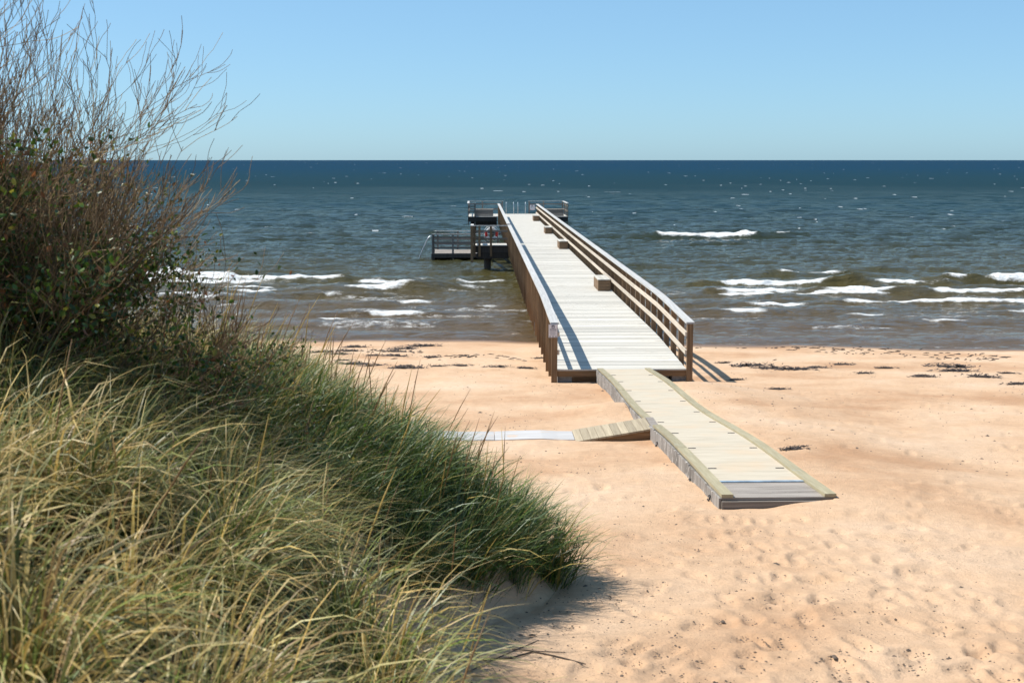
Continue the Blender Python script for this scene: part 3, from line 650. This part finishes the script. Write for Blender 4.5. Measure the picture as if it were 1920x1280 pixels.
while a < WY1 - .1:                                   # short upright side boards
    b = min(a + .42, WY1 - .02); strip('side_board', M['side'], -.028, -.004, a, b - .008, -.30 - random.uniform(0, .06), -.006 - random.uniform(0, .012), jit=.004); a = b
strip('side_board', M['side'], WWID + .004, WWID + .028, WY0, WY1 - .02, -.28, -.01)
for k, (z0, z1) in enumerate(((-.105, -.038), (-.40, -.110))):
    loc(MB().box(walk_x(WY0) - .0, walk_x(WY0) + WWID, WY0 - .035 - .006 * k, WY0 - .002, WZ0 + z0, WZ0 + z1).build('front_beam', M['greywood'], bw), bw)
for (px, py) in ((1231, 833), (1258, 872), (1292, 903), (1328, 934)):
    yy = WY0 + .25
    for _ in range(30):                                # find where the side of the boardwalk meets this sight line
        q = at_y(px, py, yy); yy += (walk_x(yy) - .07 - q.x) * -3.0 if False else 0
        break
    best = min(np.arange(WY0 + .05, 22, .05), key=lambda y: abs(at_y(px, py, y).x - (walk_x(y) - .05)))
    q = at_y(px, py, best); x = walk_x(best) - .05
    loc(MB().tube([(x + .01 * math.sin(a_), best + .038 * math.cos(a_), q.z + .038 * math.sin(a_)) for a_ in np.linspace(.5, 6.0, 12)], .008, 6).build('iron_ring', M['iron'], bw, True), bw)
for y in np.arange(MATY + .8, WY1 - .3, 1.55):        # fasteners holding the mat's edges
    for xx in (KW + .03, WWID - KW - .13):
        x = walk_x(y) + xx; z = float(walk_z(y)); loc(MB().box(x, x + .10, y - .012, y + .012, z + .0045, z + .010).build('mat_clip', M['iron'], bw), bw)

# side ramp and pale path
rx1 = walk_x(RAMPY) - .005; rx0 = at_y(1076, 815, RAMPY).x; n = 10
rp_ = tag(empty('side_ramp', (rx0, RAMPY, sz(rx0, RAMPY))), 'short sloping ramp of yellowish boards leading up onto the boardwalk', 'ramp')
zz0 = sz(rx0, RAMPY) + .045; zz1 = float(walk_z(RAMPY)) + .012
def rz(x): return zz0 + (zz1 - zz0) * (x - rx0) / (rx1 - rx0)
for i in range(n):
    a = rx0 + (rx1 - rx0) * i / n; b = rx0 + (rx1 - rx0) * (i + 1) / n - .006; dy = random.uniform(-.006, .006)
    loc(MB().hexa([(a, RAMPY - .42 + dy, rz(a) - .028), (b, RAMPY - .42 + dy, rz(b) - .028), (b, RAMPY + .42 + dy, rz(b) - .028), (a, RAMPY + .42 + dy, rz(a) - .028),
        (a, RAMPY - .42 + dy, rz(a)), (b, RAMPY - .42 + dy, rz(b)), (b, RAMPY + .42 + dy, rz(b)), (a, RAMPY + .42 + dy, rz(a))]).build('board', M['sideboard'], rp_), rp_)
for y in (RAMPY - .40, RAMPY + .36):
    loc(MB().hexa([(rx0 + .02, y, zz0 - .06), (rx1, y, zz0 - .11), (rx1, y + .04, zz0 - .11), (rx0 + .02, y + .04, zz0 - .06), (rx0 + .02, y, zz0 - .03), (rx1, y, zz1 - .03), (rx1, y + .04, zz1 - .03), (rx0 + .02, y + .04, zz0 - .03)]).build('stringer', M['beam'], rp_), rp_)
loc(MB().hexa([(rx1 + .006, RAMPY - .42, zz1 - .02), (rx1 + KW, RAMPY - .42, zz1 - .02), (rx1 + KW, RAMPY + .42, zz1 - .02), (rx1 + .006, RAMPY + .42, zz1 - .02), (rx1 + .006, RAMPY - .42, zz1 + .006), (rx1 + KW, RAMPY - .42, zz1 + .006), (rx1 + KW, RAMPY + .42, zz1 + .006), (rx1 + .006, RAMPY + .42, zz1 + .006)]).build('threshold_plate', M['endboard'], rp_), rp_)
pa = empty('path', (rx0, RAMPY, 0)); pa['kind'] = 'structure'
x = rx0 - .01; k = 0
while x > -4.5:
    ln = 1.22; a = x - ln + .008; mb = MB(); xs = np.linspace(a, x, 6); y0 = RAMPY - .30 + random.uniform(-.02, .02); y1 = y0 + .62
    for q in xs:
        zt = max(sz(q, y0), sz(q, y1), sz(q, (y0 + y1) / 2)) + .012
        mb.v += [(q, y0, zt - .12), (q, y1, zt - .12), (q, y1, zt), (q, y0, zt)]
    for i in range(5):
        for f in ((0, 1, 5, 4), (1, 2, 6, 5), (2, 3, 7, 6), (3, 0, 4, 7)): mb.f.append(tuple(i * 4 + v for v in f))
    mb.f += [(3, 2, 1, 0), (20, 21, 22, 23)]
    loc(mb.build('slab', M['pathgrey'], pa), pa); x -= ln

# ------------------------------------------------------------------ seaweed, sticks, grit
def weed_mesh(seed, n):
    r = random.Random(seed); mb = MB()
    for i in range(n):
        x = r.gauss(0, .26); y = r.gauss(0, .075); a = r.gauss(0, .7); L = r.uniform(.06, .20); wd = r.uniform(.008, .024); z = abs(r.gauss(0, .022))
        pts = []
        for s in range(4):
            t = s / 3 - .5; pts.append((x + math.cos(a) * L * t + r.gauss(0, .01), y + math.sin(a) * L * t, max(.002, z + r.gauss(0, .012))))
        for s in range(3):
            p, q = pts[s], pts[s + 1]; nn = len(mb.v); dx, dy = -math.sin(a) * wd, math.cos(a) * wd
            mb.v += [(p[0] - dx, p[1] - dy, p[2]), (p[0] + dx, p[1] + dy, p[2] + .006), (q[0] + dx, q[1] + dy, q[2] + .006), (q[0] - dx, q[1] - dy, q[2])]; mb.f.append((nn, nn + 1, nn + 2, nn + 3))
    nn = len(mb.v); K = 18; mb.v += [(.46 * math.cos(6.2832 * j / K) * r.uniform(.45, 1.1), .11 * math.sin(6.2832 * j / K) * r.uniform(.7, 1.2), -.012) for j in range(K)] + [(.28 * math.cos(6.2832 * j / K) * r.uniform(.3, 1.1), .06 * math.sin(6.2832 * j / K) * r.uniform(.4, 1.1), r.uniform(.0, .03)) for j in range(K)] + [(0, 0, .03)]
    for j in range(K): j2 = (j + 1) % K; mb.f += [(nn + j, nn + j2, nn + K + j2, nn + K + j), (nn + K + j, nn + K + j2, nn + 2 * K)]
    me = mb.mesh('seaweed_clump'); me.materials.append(M['weed']); return me
WM = [weed_mesh(i, 90) for i in range(5)]
WEED = [(606, 660, 1.), (634, 664, .8), (652, 658, .9), (664, 651, 1.), (700, 667, .7), (742, 660, 1.1), (756, 654, 1.), (790, 649, 1.2), (738, 668, 1.), (808, 670, .7), (668, 683, 1.2), (700, 686, .8), (640, 676, .6), (760, 690, 1.2), (820, 687, .6), (860, 686, .8), (930, 688, .7), (985, 690, .6), (870, 668, .4), (1012, 672, .6),
    (1405, 686, 1.3), (1440, 690, .9), (1485, 693, 1.2), (1530, 690, .8), (1580, 684, .8), (1660, 690, .7), (1782, 688, 1.3), (1790, 696, 1.1), (1730, 706, .8), (1840, 707, 1.), (1890, 700, .6), (1356, 680, .5), (1455, 730, .6), (1380, 712, .5), (1620, 700, .6), (1486, 842, .45), (1500, 838, .3), (1905, 720, .7)]
for i, (px, py, s) in enumerate(WEED):
    y = 25.
    for _ in range(40): q = at_y(px, py, y); zs = sz(q.x, q.y); y += (q.z - zs) * 4.0; y = min(max(y, 10), 43)
    q = at_y(px, py, y); o = bpy.data.objects.new('seaweed_clump', WM[i % 5]); COL.objects.link(o)
    o.location = (q.x, q.y, sz(q.x, q.y) + .004); o.scale = (s * .8, s * 1.15, s); o.rotation_euler = (0, 0, random.uniform(-.3, .3))
    if py > 800: tag(o, 'dark scrap of dried seaweed on the sand beside the boardwalk', 'seaweed', 'seaweed scraps beside the boardwalk')
    else:
        size = 'broad' if s >= 1 else 'tiny' if s <= .6 else 'small'; side = 'notice board side' if px < 1040 else 'railing shadow side'
        tag(o, size + ' clump of dark seaweed on the beach, ' + side + ' of the pier', 'seaweed', size + ' seaweed clumps on the ' + side)
SB = MB(); rw = random.Random(4)
for k in range(900):                                   # thin scraps strewn along the wrack line
    y = rw.choice([40.3, 38.4, 36.6]) + rw.gauss(0, .55); x = rw.uniform(-9, 19)
    if 1.4 < x < 5.2 or vnoise(x * .35, y * .6, 55) < -.02: continue
    a_ = rw.gauss(0, .6); L = rw.uniform(.03, .13); wd = rw.uniform(.004, .014); z = sz(x, y); nn = len(SB.v); c_, s_ = math.cos(a_), math.sin(a_)
    SB.v += [(x - c_ * L - s_ * wd, y - s_ * L + c_ * wd, z + .004), (x - c_ * L + s_ * wd, y - s_ * L - c_ * wd, z + .004), (x + c_ * L + s_ * wd, y + s_ * L - c_ * wd, z + .006), (x + c_ * L - s_ * wd, y + s_ * L + c_ * wd, z + .02), (x, y, z + .03)]
    SB.f += [(nn, nn + 1, nn + 4), (nn + 1, nn + 2, nn + 4), (nn + 2, nn + 3, nn + 4), (nn + 3, nn, nn + 4)]
tag(SB.build('seaweed_scraps', M['weed']), 'thin dark scraps of seaweed strewn along the wrack line', 'seaweed', kind='stuff')
def sand_hit(px, py):
    lo = 3.0
    for y in np.arange(3.5, 45, .1):
        q = at_y(px, py, y)
        if q.z < sz(q.x, q.y): return at_y(px, py, y - .05)
    return at_y(px, py, 40)
for (pts, r_, lb_) in (([(905, 1237), (960, 1232), (1000, 1222), (1050, 1232), (1098, 1250)], .007, 'long thin curved driftwood twig lying on sand below the grass'), ([(960, 1215), (1012, 1226), (1060, 1222)], .004, 'short pale twig crossing the long driftwood twig'), ([(880, 1255), (930, 1240), (1010, 1205)], .004, 'thin dry root end poking from sand at the grass edge')):
    P_ = []
    for (px, py) in pts: q = sand_hit(px, py); P_.append((q.x, q.y, sz(q.x, q.y) + .008))
    o = MB().tube(P_, [r_ * (1 - .5 * i / len(P_)) for i in range(len(P_))], 5).build('driftwood_twig', M['debris']); tag(o, lb_, 'twig')
def grit():
    rng = np.random.default_rng(8); V = []; F = []; n0 = 0
    for k in range(17000):
        y = 1 / rng.uniform(1 / 36., 1 / 6.2); x = rng.uniform(-.42, .46) * y + .4
        if dune_t(x, y) > .1 or (WY0 - .2 < y < WY1 + 8 and 1.6 < x < 5.0 and (y > Y0 or walk_x(y) - .05 < x < walk_x(y) + WWID + .05)): continue
        cl = vnoise(x * .45, y * .45, 91) + .5 * math.exp(-((x - 1.6) / 1.5) ** 2 - ((y - 8.2) / 2.2) ** 2)
        if rng.random() > .30 + cl * .8: continue
        r = rng.uniform(.0028, .0085) * (1 + (y > 15) * .9) * (2.2 if rng.random() < .03 else 1); z = sz(x, y)
        a = rng.uniform(0, 6.28); e = rng.uniform(.8, 2.2); ca, sa = math.cos(a), math.sin(a)
        ring = [(math.cos(q) * r * e, math.sin(q) * r) for q in (0, 1.3, 2.5, 3.9, 5.1)]
        V += [(x + p * ca - q * sa, y + p * sa + q * ca, z - .001) for p, q in ring] + [(x, y, z + r * .7)]
        F += [(n0 + j, n0 + (j + 1) % 5, n0 + 5) for j in range(5)]; n0 += 6
    o = link('beach_grit', np_mesh('beach_grit', V, F), M['debris']); tag(o, 'scattered dark specks of grit and plant debris on the sand', 'debris', kind='stuff')
grit()

# ------------------------------------------------------------------ dune grass
def greener(col, y, y0, prob, n):
    k = (y > y0) & (RNG.random(n) < prob); col[k] = pick(int(k.sum()), [(GREEN, 60), (LIME, 22), (BLUE, 18)]); return col
def blades(name, X, Y, phi, a0, a1, L, wd, col, seg=6, power=1.3, tip=None, z=None):
    n = len(X); s = np.linspace(0, 1, seg + 1); Z = sand_z(X, Y, False) - .02 if z is None else z
    pw = np.where(RNG.random(n) < .14, 6.0, power * RNG.uniform(.7, 1.5, n))[:, None]; al = a0[:, None] + (a1 - a0)[:, None] * s[None] ** pw; ds = (L / seg)[:, None]
    mid = (al[:, 1:] + al[:, :-1]) / 2
    hor = np.concatenate([np.zeros((n, 1)), np.cumsum(np.sin(mid) * ds, 1)], 1); ver = np.concatenate([np.zeros((n, 1)), np.cumsum(np.cos(mid) * ds, 1)], 1)
    bend = RNG.normal(0, .25, n)[:, None] * s[None] ** 2; ph = phi[:, None] + bend
    px = X[:, None] + hor * np.cos(ph); py = Y[:, None] + hor * np.sin(ph); pz = Z[:, None] + ver
    tw = phi + np.pi / 2 + RNG.normal(0, .5, n); wz = RNG.normal(0, .35, n)
    wprof = (wd[:, None] / 2) * np.minimum(1, (1 - s[None]) * 2.2 + .06) * np.minimum(1, .6 + s[None] * 2)
    dx = np.cos(tw)[:, None] * wprof; dy = np.sin(tw)[:, None] * wprof; dz = wz[:, None] * wprof
    A = np.stack([px - dx, py - dy, pz - dz], -1); B = np.stack([px + dx, py + dy, pz + dz], -1)
    V = np.stack([A, B], 2).reshape(-1, 3)
    base = (np.arange(n) * (seg + 1) * 2)[:, None] + (np.arange(seg) * 2)[None]
    F = np.stack([base, base + 1, base + 3, base + 2], -1).reshape(-1, 4)
    C = np.repeat(col[:, None, :], seg + 1, 1)
    if tip is not None: C = C * (1 - s[None, :, None] ** 2 * .5) + tip * (s[None, :, None] ** 2 * .5)
    C = np.repeat(C[:, :, None, :], 2, 2).reshape(-1, 3)
    return np_mesh(name, V, F, cols=C, smooth=True)
STRAW = np.array([.50, .345, .095]); PALE = np.array([.62, .49, .22]); GREEN = np.array([.060, .118, .016]); BLUE = np.array([.115, .160, .090]); BROWN = np.array([.24, .14, .06]); LIME = np.array([.145, .235, .026])
def pick(n, table):
    w_ = np.array([t[1] for t in table], float); i = RNG.choice(len(table), n, p=w_ / w_.sum()); c = np.array([t[0] for t in table])[i]
    return np.clip(c * .9 * RNG.uniform(.55, 1.35, (n, 1)) * RNG.uniform(.92, 1.08, (n, 3)), .005, .9)
def tussocks(nt, per, region, spread):
    cx = []; cy = []
    while len(cx) < nt:
        x = RNG.uniform(region[0], region[1]); y = RNG.uniform(region[2], region[3])
        if region[4](x, y): cx.append(x); cy.append(y)
    cx = np.repeat(cx, per); cy = np.repeat(cy, per); n = len(cx)
    r = np.abs(RNG.normal(0, spread, n)); a = RNG.uniform(0, 2 * np.pi, n); return cx + r * np.cos(a), cy + r * np.sin(a), a, n
def lean(a, n, bias, k, sd):
    vx = np.cos(a) * k + math.cos(bias) + RNG.normal(0, sd, n); vy = np.sin(a) * k + math.sin(bias) + RNG.normal(0, sd, n); return np.arctan2(vy, vx)
def tt(x, y): return float(np.interp(y, TOE_Y, TOE_X) - x)
U_ = lambda a, b, n: RNG.uniform(a, b, n)
# pale arching marram on the near slope: fountains with dark hollows between
BLK = lambda x, y: not (6.2 < y < 7.4 and tt(x, y) < .55)
x, y, a, n = tussocks(58, 265, (-3.2, .3, 2.6, 7.0, lambda x, y: tt(x, y) > np.interp(y, [3, 4.5, 6.2], [.5, .6, .95]) and x > -.46 * y - .5), .05)
me = blades('m', x, y, lean(a, n, -.25, 1.4, .75), U_(.0, .5, n), U_(1.5, 3.0, n), U_(.35, .9, n) * RNG.choice([.6, 1, 1.1], n), U_(.0032, .0062, n) * RNG.choice([1, 1, 2.0], n), greener(pick(n, [(STRAW, 34), (PALE, 20), (GREEN, 30), (LIME, 8), (BROWN, 12)]), y + .6 * x, 4.1, .55, n), 7, tip=PALE)
tag(link('marram_grass', me, M['grass']), 'pale straw coloured marram grass arching over the near dune slope', 'grass', kind='stuff')
# blue-green lyme grass on the seaward shoulder
x, y, a, n = tussocks(180, 115, (-1.9, .7, 7.5, 11.4, lambda x, y: tt(x, y) > .0 and x > -1.9), .085)
me = blades('m', x, y, lean(a, n, .1, 1.2, .7), U_(.05, .7, n), U_(.7, 2.3, n), U_(.30, .74, n), U_(.004, .0075, n) * RNG.choice([1, 1, 1.9], n), pick(n, [(BLUE, 28), (GREEN, 44), (STRAW, 14), (PALE, 5), (LIME, 14)]), 5, tip=np.array([.15, .21, .07]))
tag(link('lyme_grass', me, M['grass']), 'dense dark blue green lyme grass on the dune shoulder above the sand', 'grass', kind='stuff')
# mixed dry grass further up and behind
x, y, a, n = tussocks(210, 90, (-6.5, -.9, 6.0, 13.5, lambda x, y: tt(x, y) > .1 and x > -.44 * y - .8 and (x < -1.3 or y < 7.4) and BLK(x, y)), .08)
me = blades('m', x, y, lean(a, n, .05, 1.1, .8), U_(.0, .6, n), U_(.5, 2.4, n), U_(.30, .78, n), U_(.0035, .007, n), pick(n, [(STRAW, 22), (PALE, 12), (GREEN, 46), (BROWN, 14), (LIME, 14)]), 5, tip=STRAW)
tag(link('dry_grass', me, M['grass']), 'mixed dry and green grass tufts under the shrubs on the dune crest', 'grass', kind='stuff')
# litter of dead leaves covering the sand between the tufts
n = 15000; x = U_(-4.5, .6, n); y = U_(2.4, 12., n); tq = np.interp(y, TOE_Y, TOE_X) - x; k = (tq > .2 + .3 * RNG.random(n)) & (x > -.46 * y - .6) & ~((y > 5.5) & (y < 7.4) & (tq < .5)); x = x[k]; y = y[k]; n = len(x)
me = blades('m', x, y, U_(-3.1, 3.1, n), U_(.5, 1.3, n), U_(1.3, 2.0, n), U_(.12, .36, n), U_(.003, .007, n), pick(n, [(BROWN, 60), (STRAW, 8), (GREEN, 28)]) * .5, 4)  # leaf colour darkened to deepen the shadow gaps between tufts
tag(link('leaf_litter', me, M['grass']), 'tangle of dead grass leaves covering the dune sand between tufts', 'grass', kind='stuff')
# flowering stalks
SV = MB(); scol = []
for k in range(150):
    if k < 125: y = random.uniform(8.6, 11.4); x = random.uniform(-2.4, .3)
    else: y = random.uniform(4, 9); x = random.uniform(-.36 * y, -.1)
    if tt(x, y) < .1: continue
    L = random.uniform(.55, .95); z = sz(x, y); a = random.gauss(.2, .8); b = random.uniform(.05, .35); pts = []
    for s in range(6):
        t = s / 5; h = L * (math.sin(b) * t + .25 * t * t * b * 2); pts.append((x + math.cos(a) * h, y + math.sin(a) * h, z + L * t * math.cos(b * t)))
    n0 = len(SV.v); SV.tube(pts, [.0018, .0016, .0014, .0032, .0036, .0010], 4); scol += [tuple(BROWN * random.uniform(.7, 1.3) if k % 3 else STRAW * random.uniform(.7, 1.2))] * (len(SV.v) - n0)
me = SV.mesh('m', True); ca = me.color_attributes.new('Col', 'FLOAT_COLOR', 'POINT'); ca.data.foreach_set('color', np.concatenate([np.array(scol), np.ones((len(scol), 1))], 1).astype(np.float32).ravel())
tag(link('seed_stalks', me, M['grass']), 'thin upright brown seed stalks rising out of the dune grass', 'grass', kind='stuff')

# ------------------------------------------------------------------ shrubs
def polytubes(lines, parent, name, k=4):
    V = []; F = []; C = []; T = []
    for pts, rad, col in lines:
        n0 = len(V); kk = 4 if rad[0] > .0045 else 3; mb = MB(); mb.tube(pts, rad, kk, cap=False); V += mb.v; F += [tuple(i + n0 for i in f) for f in mb.f]
        for r_ in rad: C += [col] * kk; T += [1.0 if r_ > .0065 else 0.0] * kk
    me = np_mesh(name, V, F, cols=np.array(C), attrs={'thick': T}, smooth=True); return link(name, me, M['bark'], parent)
def grow(rnd, p, d, L, r, lev, out, tips, trop, maxlev, kids):
    n = 8 if lev < 2 else 6; pts = [p.copy()]; rad = [r]; q = p.copy(); dd = d.copy()
    for i in range(n):
        dd = (dd + Vector((rnd.gauss(0, .13), rnd.gauss(0, .13), rnd.gauss(0, .10))) + trop * (.10 if lev else .06)).normalized()
        q = q + dd * (L / n); pts.append(q.copy()); rad.append(max(.0017, r * (1 - .75 * (i + 1) / n)))
    g = rnd.random(); col = (.085 + .11 * g, .062 + .075 * g, .036 + .042 * g) if lev < 3 else (.11 + .12 * g, .068 + .078 * g, .036 + .04 * g)
    if rnd.random() < .16: col = (.30 + .12 * g, .21 + .09 * g, .10 + .06 * g)
    out.append((pts, rad, col))
    if lev >= maxlev: tips.append((pts[-3], lev)); return
    for c in range(kids[lev]):
        t = rnd.uniform(.22, .98); i = min(n - 1, int(t * n)); b = pts[i].lerp(pts[i + 1], t * n - i)
        base = (pts[i + 1] - pts[i]).normalized(); side = Vector((rnd.gauss(0, 1), rnd.gauss(0, 1), rnd.gauss(0, .8))).normalized()
        nd_ = (base + side * rnd.uniform(.35, .85)).normalized()
        grow(rnd, b, nd_, L * rnd.uniform(.38, .62), max(.0021, rad[i] * .66), lev + 1, out, tips, trop, maxlev, kids)
        tips.append((b, lev))
def leaf_mesh(name, pts, sizes, cols, rnd):
    n = len(pts); P_ = np.array(pts); s = np.array(sizes)
    d = RNG.normal(0, 1, (n, 3)); d /= np.linalg.norm(d, axis=1)[:, None]; u = RNG.normal(0, 1, (n, 3)); u -= d * (u * d).sum(1)[:, None]; u /= np.linalg.norm(u, axis=1)[:, None]; nn = np.cross(d, u)
    sh = [(0, 0, 0), (.35, .30, .06), (.75, .22, .04), (1, 0, -.08), (.75, -.22, .04), (.35, -.30, .06)]
    V = np.stack([P_ + d * (a * s[:, None]) + u * (b * s[:, None]) + nn * (c_ * s[:, None]) for a, b, c_ in sh], 1).reshape(-1, 3)
    o = (np.arange(n) * 6)[:, None]; F = np.concatenate([o + np.array([[0, 1, 2, 3]]), o + np.array([[0, 3, 4, 5]])]); return np_mesh(name, V, F, cols=np.repeat(np.array(cols), 6, 0))
def shrub(x, y, seed, label, stems, L, trop, kids, nleaf, leafz, cat='shrub', group=None, fan=.8, r0=.011, lsz=(.018, .038), green=1.0, bias=(.45, 0, .8), name='bare_shrub'):
    rnd = random.Random(seed); z = sz(x, y); t = tag(empty(name, (x, y, z)), label, cat, group); out = []; tips = []
    for s in range(stems):
        d = Vector((bias[0] + rnd.gauss(0, fan * .55), bias[1] + rnd.gauss(0, fan * .55), bias[2] + rnd.gauss(0, .15))).normalized()
        grow(rnd, Vector((rnd.gauss(0, .16), rnd.gauss(0, .16), -.05)), d, L * rnd.uniform(.65, 1.12), r0 * rnd.uniform(.6, 1.25), 0, out, tips, trop, len(kids), kids)
    polytubes(out, t, 'branches')
    pts = []; sz_ = []; cols = []
    cand = [p for p, l_ in tips if p.z < leafz] or [p for p, l_ in tips]
    for i in range(nleaf):
        p = rnd.choice(cand); pts.append((p.x + rnd.gauss(0, .05), p.y + rnd.gauss(0, .05), p.z + rnd.gauss(0, .05))); sz_.append(rnd.uniform(*lsz))
        g = rnd.random(); c_ = (.040, .075, .016) if g < .50 else (.085, .15, .020) if g < .82 else (.22, .21, .03) if g < .93 else (.20, .08, .03); f = rnd.uniform(.7, 1.3); cols.append(tuple(v * f for v in c_))
    lo = link('leaves', leaf_mesh('leaves', pts, sz_, cols, rnd), M['leaf'], t); lo['kind'] = 'stuff'
    return t
UP = Vector((.12, 0, 1.0))
shrub(-3.80, 6.6, 1, 'tall bare twiggy shrub rising highest against the sky above the dune', 30, 1.75, UP, (7, 5, 3), 7500, 1.40, bias=(.75, 0, .75), lsz=(.022, .045))
shrub(-2.98, 7.2, 2, 'bare brown shrub with orange lichened branches and dark leaves at its heart', 26, 1.4, UP, (7, 5, 3), 7500, 1.0, r0=.015, bias=(.75, 0, .6), lsz=(.022, .045))
shrub(-3.5, 8.3, 3, 'bare spreading shrub leaning out over the sea view behind the lichened shrub', 19, 1.35, Vector((.3, 0, .8)), (7, 5, 3), 3500, .8, bias=(.9, 0, .6))
shrub(-2.30, 7.7, 4, 'low tangled grey brown shrub at the edge of the dune crest', 15, .85, Vector((.25, 0, .7)), (7, 4, 3), 2500, .5, bias=(.8, 0, .45))
shrub(-3.8, 8.6, 5, 'bare shrub deepest in the thicket with leaves low on its stems', 13, 1.75, UP, (6, 5, 3), 4000, 1.3, bias=(.6, 0, .8), lsz=(.022, .045))
shrub(-3.75, 7.4, 9, 'dense dark shrub filling the thicket between the tallest and deepest shrubs', 26, 1.55, UP, (7, 5, 3), 6500, 1.3, bias=(.8, 0, .65), lsz=(.022, .045), r0=.014)
shrub(-1.30, 8.0, 6, 'low leafy green shrub growing among the dune grass', 12, .50, Vector((.3, 0, .6)), (5, 3), 1700, 9, fan=1.2, r0=.005, lsz=(.02, .036), name='leafy_shrub')
shrub(-1.85, 7.2, 7, 'low glossy leaved shrub between the grass and the bare thicket', 12, .55, Vector((.3, 0, .6)), (5, 3), 1700, 9, fan=1.2, r0=.005, lsz=(.02, .036), name='leafy_shrub')
for t, b in ((sp, (SPX, 70.2, 0)), (jt, (JX0, 79.4, 0)), (ep, (EX0, EY0, 0))):
    t.location = b
    for c in t.children: loc(c, t)
